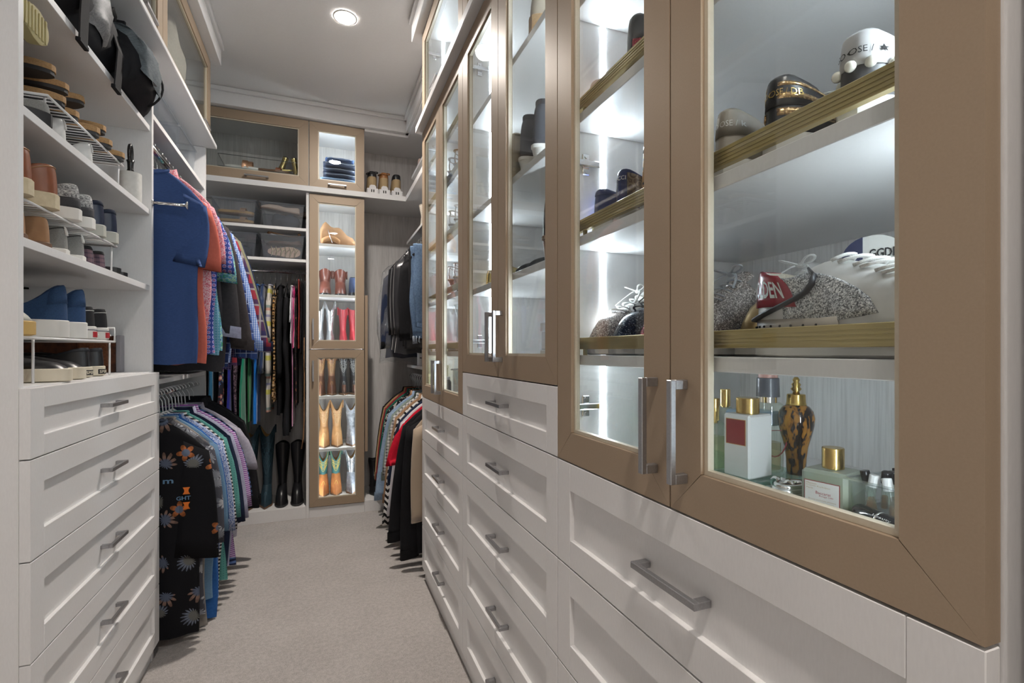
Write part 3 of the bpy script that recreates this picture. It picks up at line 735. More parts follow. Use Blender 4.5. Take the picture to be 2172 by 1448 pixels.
# counter rack
zc = 1.2362
pair(sneaker('blue knit sneaker with thick white sole, left one on the counter rack', SN(W=.1, sole=.045, hc=.145, hm=.085, ht=.10, L=.30), NAVK, RUBW, M('navy_lining', (.01, .025, .08), .9), None, tab=NAVK), (-.79, 1.655, zc, IN+.5), (-.79, 1.765, zc, IN+.42),
     lb='blue knit sneaker with thick white sole, right one on the counter rack')
so = thing('insole', 'dark blue insole with a pale label standing behind the blue sneakers', 'insole', (-.93, 1.60, 1.24))
part('pad', MB().rings([[(-.93, 1.565+.07*(.5-.5*cos(q))*1.0, 1.24+.15*max(0, sin(q))+.0) for q in [pi*i/12 for i in range(13)]], [(-.922, 1.565+.07*(.5-.5*cos(q)), 1.24+.15*max(0, sin(q))) for q in [pi*i/12 for i in range(13)]]]), M('blue_insole', (.01, .03, .12), .8), so)
part('label_patch', bx((-.9219, 1.578, 1.33), (-.9212, 1.622, 1.365)), M('pale_label', (.5, .55, .6), .6), so)
van = sneaker('black canvas shoe with white sole and red heel label, left of the two', SN(L=.285, W=.088, sole=.036, hc=.10, hm=.08, ht=.09), BLKC, RUBW, BLKF, None, name='canvas_shoe')
LV = SN(L=.285, W=.088, sole=.036, hc=.10, hm=.08, ht=.09)
part('stitching', LV.line([(-1+.2*i, .6) for i in range(11)], .0009), WLACE, van, True); part('sole_stripe', MB().tube([Vector((LV.B(q).x*1.03, LV.B(q).y*1.1, .029)) for q in [-1.6+3.2*i/16 for i in range(17)]], .0012, 5), M('navy_stripe', (.01, .015, .05), .6), van, True)
RED = M('red_label', (.42, .02, .03), .5)
part('heel_label', MB().rings([[Vector((LV.B(q).x*1.031-.0006, LV.B(q).y*1.1, z)) for q in [-.28+.56*i/6 for i in range(7)]] for z in (.007, .024)], False, False, False), RED, van)
part('heel_logo', MB().lathe([(.005, -.1508), (.005, -.1514)], (0, 0, .0155), 12, 'x', sy=.6), RUBW, van)
pair(van, (-.79, 1.866, zc, IN+.05), (-.79, 1.963, zc, IN+.03), lb='black canvas shoe with white sole and red heel label, right of the two')
put(sneaker('grey-brown shoe with gum toe at the left edge of the counter rack', SN(L=.28, W=.1), canvas('brown_mesh', (.09, .08, .075)), M('gum_sole', (.55, .36, .12), .6), BLKF, WLACE, toecap=RUBG), -.765, 1.472, zc, -.05)
# below it, on the counter
zk = 1.1224
blw = slipon('black leather shoe with cream sole lying toe out on the left counter', SN(W=.1, sole=.03, hc=.078, hm=.058, ht=.066, L=.29), BLK, RUBC, BLKF, 'leather_plimsoll')
pair(blw, (-.755, 1.608, zk, .02), (-.765, 1.72, zk, -.02), lb='second black leather shoe with cream sole, toe out, nearer the wooden box')
sp = slipon('black leather boat shoe with lettered cream heel beside the toe-out pair', SN(W=.088, sole=.028, hc=.088, hm=.066, ht=.075, L=.28), BLK, RUBC, BLKF, 'boat_shoe', band=leather('dark_navy_trim', (.012, .014, .02), .5))
SP = SN(W=.088, sole=.028, hc=.088, hm=.066, ht=.075, L=.28)
part('heel_label', MB().rings([[Vector((SP.B(q).x*1.031-.0006, SP.B(q).y*1.1, z)) for q in [-.42+.84*i/6 for i in range(7)]] for z in (.007, .022)], False, False, False), BLKC, sp)
lettering('SPERRY', lambda a, b: Vector((SP.B(.38-.76*a).x*1.031-.0014, SP.B(.38-.76*a).y*1.12, .010+.009*b)), RUBC, sp, True)
pair(sp, (-.785, 1.835, zk, IN), (-.785, 1.93, zk, IN), lb='black leather boat shoe with lettered cream heel nearest the wooden box')
bxw = thing('wooden_box', 'dark wooden box standing on edge at the back of the left counter', 'box', (-.86, 2.27, 1.1222))
wood = mottled('dark_walnut', (.10, .032, .012), (.035, .010, .005), 60, .35, .05, stretch=(1, .15, 1)); wood2 = mottled('carved_walnut', (.17, .06, .022), (.07, .02, .008), 160, .4, .3)
part('case', bx((-1.03, 2.252, 1.1224), (-.716, 2.288, 1.258), .004), wood, bxw); part('carved_panel', bx((-.83, 2.246, 1.142), (-.738, 2.252, 1.236), .003), wood2, bxw)
part('edge_strip', bx((-.7155, 2.25, 1.1224), (-.700, 2.289, 1.260), .002), M('grey_edge', (.25, .24, .26), .5), bxw)
# upper rack: cork sandals
zu = 1.8492
ck = sandal('cork footbed sandal with black strap, bottom left of the sandal stack', CORK, RUBD, BLKC, .265, .1)
pair(ck, (-.77, 1.645, zu, IN+.1), (-.79, 1.65, zu+.075, IN, 0), lb='cork footbed sandal with black strap, top left of the sandal stack')
dup(ck, (-.775, 1.745, zu), IN, 'second cork sandal with black strap on the wire rack'); dup(ck, (-.80, 1.75, zu+.075), IN, 'upper cork sandal with black strap beside the ceiling of the shelf')
c2 = sandal('cork sandal with taupe strap in the middle of the upper rack', CORK, RUBD, TAUPE, .27, .1)
pair(c2, (-.765, 1.85, zu, IN), (-.80, 1.86, zu+.075, IN-.1, .1), lb='cork sandal with taupe strap lying on top of the others')
dup(c2, (-.765, 1.95, zu), IN-.05, 'cork sandal with taupe strap, second from the lint roller'); dup(c2, (-.765, 2.047, zu), IN+.05, 'cork sandal with taupe strap nearest the lint roller'); dup(c2, (-.81, 2.03, zu+.075), IN, 'cork sandal with taupe strap on top at the far end')
# under that rack: pale flat shoes, grey shoe
pl = slipon('white leather slipper under the front of the upper rack, nearer the left edge', SN(L=.24, W=.085, sole=.012, hc=.085, hm=.05, ht=.06), WHT, RUBD, BLKF, 'slipper', loop=WLACE)
pair(pl, (-.775, 1.70, 1.7496, IN+.1), (-.775, 1.87, 1.7496, IN+.1), lb='white leather slipper under the front of the upper rack, nearer the lint roller')
put(sneaker('grey canvas sandal at the left edge of the upper rack', SN(L=.25, W=.09, hc=.06, hm=.04, ht=.06), GRYC, RUBD, BLKF), -.745, 1.515, 1.7502, IN+.3)
LK = SN(L=.28, W=.1); ks = slipon('pale khaki soled shoe lying on its side at the top left of the shoe shelves', LK, TAN, M('khaki_sole', (.42, .36, .17), .7), BLKF, 'shoe')
mb = MB()
for i in range(9): mb.box((-.125+.028*i, -.036, -.003), (-.113+.028*i, .036, .0005), .001)
part('tread', mb, bpy.data.materials['khaki_sole'], ks)
ks.rotation_euler = Matrix(((0, 0, -1), (1, 0, 0), (0, -1, 0))).to_euler(); ks.location = (-.628, 1.480, 1.975); ks.scale = (.52, .8, .8)
# lint roller
lr = thing('lint_roller', 'lint roller with black handle standing at the far end of the upper left shelf', 'lint roller', (-.655, 2.2, 1.7492))
part('roll', MB().lathe([(.012, 1.7494), (.034, 1.7494), (.034, 1.853), (.012, 1.853)], (-.655, 2.2, 0), 24), mottled('sticky_paper', (.60, .59, .56), (.52, .51, .48), 60, .8), lr, .6)
part('handle', MB().lathe([(.006, 1.845), (.014, 1.856), (.009, 1.868), (.010, 1.89), (.013, 1.90)], (-.655, 2.2, 0), 16).tube([(-.655, 2.2+.014*sin(q)*1, 1.925-.032*cos(q)) for q in [2*pi*i/16 for i in range(16)]], .006, 8, True), M('black_gloss_plastic', (.01, .01, .011), .25), lr, True)
# valet hook on the panel edge
hk = thing('valet_rod', 'short chrome valet rod sticking out in front of the blue T-shirt', 'hook', (-.61, 2.300, 1.779))
part('rod', MB().tube([(XP+.003, 2.302, 1.779), (-.50, 2.302, 1.779)], .0065, 12), CHROME, hk, True); part('stop', MB().lathe([(.017, -.50), (.017, -.496), (.012, -.494)], (0, 2.302, 1.779), 18, 'x'), CHROME, hk, True)
part('mount', MB().lathe([(.013, XP+.0022), (.013, XP+.006)], (0, 2.302, 1.779), 16, 'x'), CHROME, hk, True)
# ------------------------------------------------------------------ boots in the tall cabinet and below the dresses
FRONT = -pi/2     # toe towards the camera end of the room
CB = lambda **k: Last(**{**dict(L=.275, W=.09, prof=[(0, .66), (.12, .72), (.35, .60), (.6, .90), (.72, .90), (.86, .50), (1, .16)], sole=.010, hc=.12, hm=.105, ht=.135, xt=.02, heel=.034, cw=.74, lean=.012, blunt=.75, toe=.33), **k})
def boots(t, a, b, la):
    put(t, *a)
    if b: return dup(t, b[:3], b[3], la)
SILV = M('silver_leather', (.62, .63, .65), .24, .75); t = NT(SILV); t.bump(t.noise(t.coord(), 60, 4), .35)
REDL = leather('red_boot_leather', (.36, .028, .04), .4); BRNB = mottled('marbled_brown_leather', (.13, .05, .022), (.30, .16, .08), 35, .4); BRND = leather('brown_vamp', (.085, .030, .014), .4)
TANB = mottled('honey_leather', (.44, .24, .10), (.36, .18, .07), 25, .42); GRYB = mottled('grey_blue_leather', (.12, .13, .16), (.32, .33, .36), 40, .35); ORNG = mottled('orange_suede', (.42, .15, .035), (.30, .095, .02), 40, .75)
TEAL = leather('teal_leather', (.03, .13, .13), .45); YST = M('yellow_thread', (.65, .55, .12), .7); WST = M('white_thread', (.70, .68, .64), .7); LEASOLE = leather('leather_sole', (.15, .075, .035), .5)
LINT = M('tan_lining', (.42, .25, .09), .8); NAVB = mottled('dark_teal_suede', (.012, .032, .048), (.02, .05, .07), 40, .7)
by = 4.022; TSILV = M('grey_thread', (.36, .35, .33), .6)
boots(boot('silver metallic cowboy boot, right one of its pair on the upper shelf', CB(W=.074), SILV, SILV, LEASOLE, LINT, .362, .052, .036, dip=.075, stitch=SILV), (.062, by, 1.2185, FRONT), (-.012, by, 1.2185, FRONT), 'silver metallic cowboy boot cut off by the left door edge')
boots(boot('red leather ankle-high cowboy boot standing beside the silver pair', CB(W=.07), REDL, REDL, LEASOLE, BLKF, .315, .050, .034, dip=.012), (.156, by, 1.2185, FRONT), (.228, by, 1.2185, FRONT), 'red leather cowboy boot cut off by the right door edge')
boots(boot('marbled brown cowboy boot with pale stitching on the lower shelf', CB(W=.074), BRNB, BRND, LEASOLE, LINT, .306, .052, .036, stitch=LINT), (.072, by, .8735, FRONT), (-.005, by, .8735, FRONT), 'marbled brown cowboy boot cut off by the left door edge')
boots(boot('black cowboy boot with pale cross stitching beside the brown boots', CB(W=.074), BLK, BLK, LEASOLE, LINT, .306, .050, .036, stitch=TSILV, toe=BRND), (.158, by, .8735, FRONT), (.232, by, .8735, FRONT), 'black cowboy boot with pale stitching at the right door edge')
boots(boot('honey tan cowboy boot on the second lowest shelf, right of its pair', CB(W=.092), TANB, TANB, LEASOLE, LINT, .325, .055, .043, dip=.07, stitch=M('cream_thread', (.62, .45, .26), .6)), (.11, by, .4875, FRONT), (.017, by, .4875, FRONT), 'honey tan cowboy boot on the second lowest shelf at the left door edge')
boots(boot('grey blue distressed cowboy boot beside the honey tan pair', CB(W=.088), GRYB, GRYB, LEASOLE, LINT, .325, .053, .046, dip=.07, stitch=SILV), (.215, by, .4875, FRONT), None, '')
boots(boot('orange suede cowboy boot with teal shaft and yellow hearts, right of its pair', CB(W=.092), TEAL, ORNG, LEASOLE, LINT, .322, .054, .042, dip=.085, stitch=YST, panel=ORNG), (.103, by, .1255, FRONT), (.012, by, .1255, FRONT), 'orange suede cowboy boot with teal shaft at the left door edge')
boots(boot('silver grey shimmering cowboy boot on the bottom shelf beside the orange pair', CB(W=.09), SILV, GRYB, LEASOLE, LINT, .322, .054, .047, dip=.08, stitch=GRYB), (.215, by, .1255, FRONT), None, '')
lb = boot('brown laced ankle boot with loose collar, left one beneath the tan boot', CB(L=.25, W=.09, prof=ROUND, heel=.02, hc=.10, hm=.09, ht=.11, cw=.95), leather('russet_leather', (.13, .035, .022), .3), bpy.data.materials['russet_leather'], BLK, BLKF, .195, .050, .046, dip=-.02, name='ankle_boot', heelh=.02)
boots(lb, (.025, 4.01, 1.6175, FRONT), (.135, 4.01, 1.6175, FRONT), 'brown laced ankle boot with loose collar, right one beside the navy boot')
boots(slipon('navy suede ankle boot half hidden by the right door edge', Last(L=.25, W=.085, sole=.02, hc=.17, hm=.16, ht=.15, xt=.0), canvas('navy_suede', (.02, .04, .11)), BLK, BLKF, 'ankle_boot'), (.232, 4.01, 1.6175, FRONT), None, '')
# soft tan boot lying folded over on the top shelf
fb = thing('slouch_boot', 'soft tan suede boot lying folded over on the top shelf of the boot cabinet', 'boots', (.115, 3.99, 1.9255))
mb = MB(); rs = []
for k in range(14):
    u = k/13; x = -.01+.25*u; h = .155*(1-u)**.55*(.35+.65*min(1, u*5+.35))+.035; w = .06-.018*u
    rs.append([(x, 3.985+w*cos(q)*(1+.12*sin(3*q+u*5)), 1.926+h/2+h/2*sin(q)+.012*sin(u*14)*max(0, sin(q))) for q in [2*pi*i/20 for i in range(20)]])
part('shaft', mb.rings(rs), TAN, fb, True)
mb = MB(); rs = []
for k in range(9):
    u = k/8; rs.append([(.0+.13*u, 3.925+.018*cos(q), 1.926+.022+.020*sin(q)+.05*u*(1-u)*2.2) for q in [2*pi*i/12 for i in range(12)]])
part('cuff', mb.rings(rs), leather('tan_fur', (.42, .22, .10), .9), fb, True)
part('zip', MB().tube([(.045, 3.918, 2.035), (.06, 3.905, 1.98), (.075, 3.903, 1.94)], .003, 6), CHROME, fb, True)
fb.location.z += .065
# below the dresses
zb = .0855
boots(boot('tall dark teal suede cowboy boot, right one under the dresses', CB(L=.28, W=.09), NAVB, NAVB, LEASOLE, LINT, .56, .066, .052, dip=.07, stitch=M('teal_thread', (.05, .12, .16), .7), zig=True), (-.375, 4.02, zb, FRONT), (-.482, 4.02, zb, FRONT), 'tall dark teal suede cowboy boot, left one under the dresses')
boots(boot('tall plain black riding boot, left one beside the boot cabinet', Last(L=.27, W=.088, sole=.010, hc=.12, hm=.105, ht=.135, xt=.02, heel=.025, cw=.74, lean=.012), BLK, BLK, RUBD, BLKF, .42, .058, .05, dip=-.02, heelh=.025, pulls=False), (-.272, 4.02, zb, FRONT), (-.168, 4.02, zb, FRONT), 'tall plain black riding boot, right one beside the boot cabinet')

# ------------------------------------------------------------------ sneakers and heels in the nearest display cabinet
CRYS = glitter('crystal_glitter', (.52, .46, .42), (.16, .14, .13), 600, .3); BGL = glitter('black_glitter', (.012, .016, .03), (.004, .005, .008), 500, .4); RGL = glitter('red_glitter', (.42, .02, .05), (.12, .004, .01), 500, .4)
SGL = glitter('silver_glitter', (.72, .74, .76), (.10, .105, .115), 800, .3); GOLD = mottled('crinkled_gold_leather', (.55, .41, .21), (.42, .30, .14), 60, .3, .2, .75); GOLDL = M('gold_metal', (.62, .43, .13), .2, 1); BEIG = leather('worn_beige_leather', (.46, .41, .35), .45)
WSN = lambda **k: Last(**{**dict(L=.265, W=.093, sole=.028, hc=.115, hm=.088, ht=.130, xt=.0, cw=.6, toe=.42), **k})
OUT = pi
s1 = 1.1925
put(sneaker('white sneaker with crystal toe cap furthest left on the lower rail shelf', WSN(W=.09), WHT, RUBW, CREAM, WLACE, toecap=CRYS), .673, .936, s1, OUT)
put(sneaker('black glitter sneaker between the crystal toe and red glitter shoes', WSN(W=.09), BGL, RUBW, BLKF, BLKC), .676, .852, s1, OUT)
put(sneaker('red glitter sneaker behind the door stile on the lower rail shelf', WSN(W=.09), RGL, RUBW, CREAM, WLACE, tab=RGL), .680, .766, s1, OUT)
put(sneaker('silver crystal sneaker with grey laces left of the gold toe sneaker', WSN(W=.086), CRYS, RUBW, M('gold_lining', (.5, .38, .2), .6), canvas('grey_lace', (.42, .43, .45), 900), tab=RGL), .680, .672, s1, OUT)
gt = sneaker('gold toe sneaker with broad white laces behind the brass rail', WSN(W=.09, hc=.12, ht=.135), WHT, RUBW, CREAM, WLACE, toecap=GOLD, foxing=GOLD)
put(gt, .738, .583, s1, OUT)
gl_l = WSN(L=.285, W=.098, hc=.112, hm=.096, ht=.112, xt=-.08, sole=.026, toe=.5)
gs = sneaker('silver glitter sneaker with red lettered heel lying along the brass rail', gl_l, WHT, RUBW, CREAM, None)
laces(gl_l, gs, WLACE, 7, False, .40, .97, .0036, .8)
part('foxing', gl_l.patch(-1.6, 1.6, .01, .17, .0014, 16, 2), BEIG, gs, True); part('stitching', gl_l.line([(pi+.9-1.8*i/14, .30+.06*sin(i)) for i in range(15)], .0007), GRYC, gs, True)
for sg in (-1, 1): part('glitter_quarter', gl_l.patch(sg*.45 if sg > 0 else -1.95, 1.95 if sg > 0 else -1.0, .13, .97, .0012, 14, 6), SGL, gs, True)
RTAB = M('red_patent_tab', (.30, .012, .03), .25)
part('heel_tab', gl_l.patch(-1.18, .5, .30, .985, .0026, 16, 6), RTAB, gs, True)
mb = MB()
for sg in (-1, 1): mb.tube([gl_l.P(sg*(.12+1.85*k/10), .17+.75*(k/10)**2.3, .0028) for k in range(11)], .0065, 6, flat=.35)
part('side_stripe', mb, leather('black_stripe', (.012, .013, .02), .4), gs, True)
mb = MB()
for i in range(9): mb.sphere(tuple(gl_l.P(-.25-.14*i, .10, .0018)), .0016, 6, 4)
part('punched_holes', mb, BLKF, gs)
lettering('GOLDEN', lambda a, b: gl_l.P(-.30-.78*a, .40+.26*b, .0038), WHT, gs, True)
put(gs, .590, .390, s1, -pi/2-.06); gs.scale = (1.06, 1.06, 1.06)
bw_l = WSN(W=.088, hc=.105, ht=.112, L=.25); bw = sneaker('white sneaker with dark blue lettered insole behind the silver glitter one', bw_l, WHT, RUBW, M('dark_blue_lining', (.012, .016, .04), .8), None)
laces(bw_l, bw, WLACE, 8, True, .25, .96, .0036, .85); put(bw, .80, .405, s1, OUT)
tg = thing('insole', 'pale insole with dark blue end and lettering standing above the white sneaker', 'insole', (.80, .46, 1.30))
part('pad', MB().prism([(.742+.014*cos(q), .450-.034*cos(q), 1.335+.030*sin(q)) for q in [2*pi*i/20 for i in range(20)]], (.006, .004, 0)), M('insole_linen', (.52, .51, .48), .7), tg)
part('blue_end', MB().prism([(.7415+.0143*cos(q), .4495-.0347*cos(q), 1.335+.0306*sin(q)) for q in [pi-1.25+2.5*i/10 for i in range(11)]], (.006, .004, 0)), M('insole_blue', (.012, .018, .06), .7), tg)
tg.location.y += .022; tg.location.x -= .012
lettering('GGDB', lambda a, b: Vector((.7385+.0128*a, .4525-.031*a, 1.332+.013*b)), BLKF, tg, True)
s2 = 1.4485
H = lambda **k: WSN(**{**dict(W=.086, hc=.108, hm=.086, ht=.105, L=.25), **k})
def heel_shoe(label, last, up, lin, text, tmat, tab=None, extra=None):
    t = sneaker(label, last, up, RUBW, lin, WLACE, tong=False, tab=tab)
    if text: lettering(text, lambda a, b: last.P(.34-1.06*a, .46+.10*b, .0026), tmat, t, False)
    return t
put(heel_shoe('worn silver beige sneaker seen from the heel, left on the upper rail shelf', H(), BEIG, CREAM, 'GOOSE / k', WHT, tab=leather('dull_silver_tab', (.36, .32, .27), .4)), .675, .575, s2, 0)
HB = H(W=.09)
hb = heel_shoe('black sneaker with gold glitter bands seen from the heel', HB, BLK, BLKF, 'GOOSE / DB', GOLDL, tab=BLK)
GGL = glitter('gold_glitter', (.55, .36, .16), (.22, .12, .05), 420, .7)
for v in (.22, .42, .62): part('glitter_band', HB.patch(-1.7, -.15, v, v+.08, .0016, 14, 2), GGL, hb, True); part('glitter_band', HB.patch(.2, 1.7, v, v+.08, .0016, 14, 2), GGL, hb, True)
put(hb, .672, .482, s2, 0)
HP = H(W=.094, hc=.108, hm=.088, ht=.10)
hp = heel_shoe('dark leather sneaker edged with pearls and a pale lettered heel band', HP, leather('charcoal_leather', (.045, .043, .045), .35), CREAM, 'GOOSE / ★', BLKF, tab=leather('silver_band', (.50, .49, .49), .4))
PEARL = M('pearl', (.72, .70, .62), .18, 0, .6, Coat_Weight=.6)
for a in (-1.9, -1.45, -1.08, -.76, -.40, -.03, .34, .72, 1.1): put_ = HP.P(a, .34 if abs(a) < 1.0 else lerp(.34, .95, (abs(a)-1.0)/.9), .003); part('pearl', MB().sphere(tuple(put_), .0062, 12, 8), PEARL, hp, True)
for a in (2.3, 2.75, 3.2, 3.65, 4.1): part('pearl', MB().sphere(tuple(HP.P(a, .97, .003)), .0062, 12, 8), PEARL, hp, True)
put(hp, .677, .383, s2, 0)
BHE = leather('royal_blue_patent', (.015, .022, .10), .2)
def pump(label, up, lin=CREAM, sole=LEASOLE, L=.235, W=.08, hh=.075, hc=.065, closed=True, name='heeled_shoe', straps=None, group=None):
    la = Last(L=L, W=W, prof=POINT, sole=.005, hc=hc, hm=.038, ht=.042, xt=.14, heel=hh, cw=.8, lean=.002, blunt=.7); t = thing(name, label, 'shoe', (0, 0, 0), group)
    if closed: part('upper', la.upper(), up, t, 1.0); part('lining', la.lining(), lin, t, True)
    else:
        part('footbed', la.outsole(.0, z0=.004, z1=.010), lin, t, .6)
        for x, h in ((.055, .045), (.03, .052)):
            y = W/2*interp(la.prof, x/L+.5); part('strap', MB().tube([Vector((x+.008*cos(q), -y*cos(q), .008+la.lift(x)+h*sin(q))) for q in [pi*i/10 for i in range(11)]], .007, 6, flat=.3), up, t, True)
        part('ankle_strap', MB().tube([Vector((-L*.33+.035*cos(q), .032*sin(q), hh+.055-.01*cos(q))) for q in [2*pi*i/18 for i in range(18)]], .005, 6, True, flat=.35), up, t, True)
        part('back_strap', MB().tube([(-L/2+.012, 0, hh*.9), (-L/2+.006, 0, hh+.03), (-L/2+.01, 0, hh+.062)], .008, 6, flat=.3), up, t, True)
    part('sole', la.outsole(.001, z1=.006), sole, t, .6); xh = -L/2+.022
    part('heel', MB().lathe([(.006, 0), (.0058, .3*hh), (.009, .7*hh), (.019, hh-.002)], (xh, 0, 0), 14), up, t, .9)
    return t
put(slipon('royal blue patent mule seen from the heel, furthest left on its shelf', H(W=.078, hc=.098, L=.24), BHE, RUBW, CREAM, 'loafer', band=BHE), .668, .928, s2, 0)
HG = H(W=.085, hc=.112, L=.245); GGC = M('monogram_canvas', (.20, .15, .10), .6); t = NT(GGC); v = t.coord(); vo = t.n('TexVoronoi'); vo.inputs['Scale'].default_value = 55; t.L(v, vo.inputs['Vector']); t.col(t.ramp(t.math('FRACT', t.math('MULTIPLY', vo.outputs[0], 4)), (.45, (.24, .19, .13)), (.55, (.10, .065, .04))))
gg = slipon('navy and tan monogram loafer seen from the heel', HG, BHE, RUBW, BLKF, 'loafer'); part('side_panel', HG.patch(-1.9, -.45, .12, .72, .0013, 14, 4), GGC, gg, True); part('side_panel', HG.patch(.45, 1.9, .12, .72, .0013, 14, 4), GGC, gg, True)
lettering('GUCCI', lambda a, b: HG.P(.4-.8*a, .52+.10*b, .0016), WST, gg)
put(gg, .670, .842, s2, 0)
LEO = M('leopard_print', (.4, .22, .08), .6); t = NT(LEO); v = t.coord(); vo = t.n('TexVoronoi'); vo.inputs['Scale'].default_value = 95; t.L(v, vo.inputs['Vector']); n_ = t.noise(v, 90, 2)
t.col(t.ramp(t.math('ADD', vo.outputs[0], t.math('MULTIPLY', n_, .3)), (.42, (.018, .010, .006)), (.50, (.50, .27, .10)), interp='CONSTANT'))
put(slipon('leopard print sneaker with black glossy heel beside the door stile', H(W=.085, hc=.135, hm=.11), LEO, RUBW, BLKF, 'high_top', band=leather('black_patent', (.01, .01, .012), .15)), .674, .757, s2, 0)
put(slipon('pale pink ballet flat on the third rail shelf of the nearest cabinet', Last(L=.24, W=.078, prof=ROUND, sole=.010, hc=.075, hm=.045, ht=.045, xt=.18, cw=.8), leather('blush_leather', (.55, .42, .37), .4), LEASOLE, CREAM, 'ballet_flat'), .665, .945, 1.7135, 0)
put(sneaker('red and black sneaker high on the third rail shelf', WSN(W=.088, hc=.125, hm=.10, L=.25), RGL, BLK, BLKF, BLKC, tab=BLK, tong=False, band=BLK), .672, .80, 1.7135, 0)

# middle and far display cabinets
def set_(t, *a): put(t, *a); return t
put(slipon('shiny gold loafer on the lowest shelf of the middle cabinet', Last(L=.25, W=.085, sole=.012, hc=.07, hm=.05, ht=.06, xt=.1, cw=.7), M('gold_patent', (.60, .46, .20), .15, .9), LEASOLE, CREAM, 'loafer'), .69, 1.735, 1.4285, 0)
put(slipon('second shiny gold loafer nearer the door stile of the middle cabinet', Last(L=.25, W=.085, sole=.012, hc=.08, hm=.06, ht=.07, xt=.1, cw=.7), bpy.data.materials['gold_patent'], LEASOLE, CREAM, 'loafer'), .69, 1.63, 1.4285, 0)
pk = pump('black heeled shoe lying on the lowest shelf of the middle cabinet, left one', BLK, BLKF); put(pk, .655, 1.37, 1.4285, OUT)
dup(pk, (.655, 1.275, 1.4285), OUT, 'black heeled shoe on the lowest shelf of the middle cabinet, right one')
put(boot('tall black heeled boot behind the black heels in the middle cabinet', CB(L=.24, W=.08, heel=.06), BLK, BLK, LEASOLE, BLKF, .24, .045, .04, dip=-.01, heelh=.06, pulls=False, name='heeled_boot'), .66, 1.175, 1.4285, 0)
put(boot('beige suede boot on the second shelf of the middle cabinet', CB(L=.25, W=.085, prof=ROUND), leather('beige_suede', (.50, .44, .35), .8), leather('beige_suede_foot', (.50, .44, .35), .8), CREPE, CREAM, .14, .050, .043, dip=-.01, pulls=False, name='suede_boot'), .655, 1.41, 1.7085, 0)
gb = boot('charcoal suede boot beside the beige boot in the middle cabinet', CB(L=.25, W=.085, prof=ROUND), canvas('charcoal_suede', (.045, .045, .055)), canvas('charcoal_suede_foot', (.045, .045, .055)), RUBW, CREAM, .158, .050, .043, dip=-.01, stitch=None, pulls=False, name='suede_boot'); put(gb, .655, 1.315, 1.7085, 0)
dup(gb, (.655, 1.222, 1.7085), 0, 'charcoal suede boot nearest the door frame in the middle cabinet')
put(slipon('beige clog with rope sole high on the top shelf of the middle cabinet', Last(L=.25, W=.095, sole=.05, hc=.11, hm=.10, ht=.11, xt=.1), leather('sand_suede', (.36, .30, .23), .8), CORK, CREAM, 'clog'), .655, 1.235, 2.0535, 0)
put(slipon('beige flat shoe on the second shelf of the middle cabinet behind the stile', Last(L=.24, W=.085, sole=.010, hc=.06, hm=.04, ht=.05), BEIG, LEASOLE, CREAM, 'ballet_flat'), .66, 1.58, 1.7085, 0)
bxs = []
for k, (z, l) in enumerate(((1.1265, 'white lidded box at the bottom of the middle cabinet stack'), (1.2055, 'white lidded box on top of the stack in the middle cabinet'))):
    b = thing('lidded_box', l, 'box', (.7, 1.13, z)); part('body', bx((.60, 1.16, z), (.78, 1.32, z+.052), .002), PAINT, b); part('lid', bx((.597, 1.157, z+.053), (.783, 1.323, z+.078), .002), PAINT, b)
fp = pump('brown strappy heel on the upper shelf of the far cabinet', TAN, LINT, closed=False, name='strappy_heel'); put(fp, .66, 2.23, 1.9455, 0)
dup(fp, (.66, 2.13, 1.9455), 0, 'second brown strappy heel on the upper shelf of the far cabinet'); dup(fp, (.668, 2.40, 1.9455), 0, 'brown strappy heel behind the left door of the far cabinet')
wp = pump('white strappy heel on the fourth shelf of the far cabinet', WHT, CREAM, closed=False, name='strappy_heel'); put(wp, .66, 2.22, 1.7005, 0); dup(wp, (.66, 2.12, 1.7005), 0, 'second white strappy heel on the fourth shelf of the far cabinet')
put(slipon('tan pointed flat behind the left door of the far cabinet', Last(L=.24, W=.08, prof=POINT, sole=.008, hc=.06, hm=.04, ht=.04, xt=.15), TAN, LEASOLE, CREAM, 'ballet_flat'), .668, 2.40, 1.7005, OUT)
rp = pump('rose gold strappy heel on the second shelf of the far cabinet', M('rose_gold_leather', (.50, .27, .20), .25, .7), LINT, closed=False, name='strappy_heel'); put(rp, .66, 2.235, 1.4485, 0); dup(rp, (.66, 2.135, 1.4485), 0, 'second rose gold strappy heel on the second shelf of the far cabinet')
put(pump('black suede heel behind the left door of the far cabinet', BLK, BLKF), .668, 2.42, 1.4485, OUT)
put(slipon('black pointed flat in plastic shapers on the lowest shelf of the far cabinet', Last(L=.24, W=.08, prof=POINT, sole=.008, hc=.06, hm=.04, ht=.04, xt=.15), BLK, LEASOLE, CREAM, 'ballet_flat'), .668, 2.42, 1.2005, OUT)
put(slipon('red pointed flat on the lowest shelf of the far cabinet', Last(L=.24, W=.08, prof=POINT, sole=.008, hc=.06, hm=.04, ht=.04, xt=.15), REDL, LEASOLE, CREAM, 'ballet_flat'), .668, 2.51, 1.2005, OUT)
put(slipon('black flat beside the clear shoe shapers in the far cabinet', Last(L=.24, W=.08, prof=POINT, sole=.008, hc=.06, hm=.04, ht=.04, xt=.15), BLK, LEASOLE, CREAM, 'ballet_flat'), .668, 2.11, 1.2005, OUT)
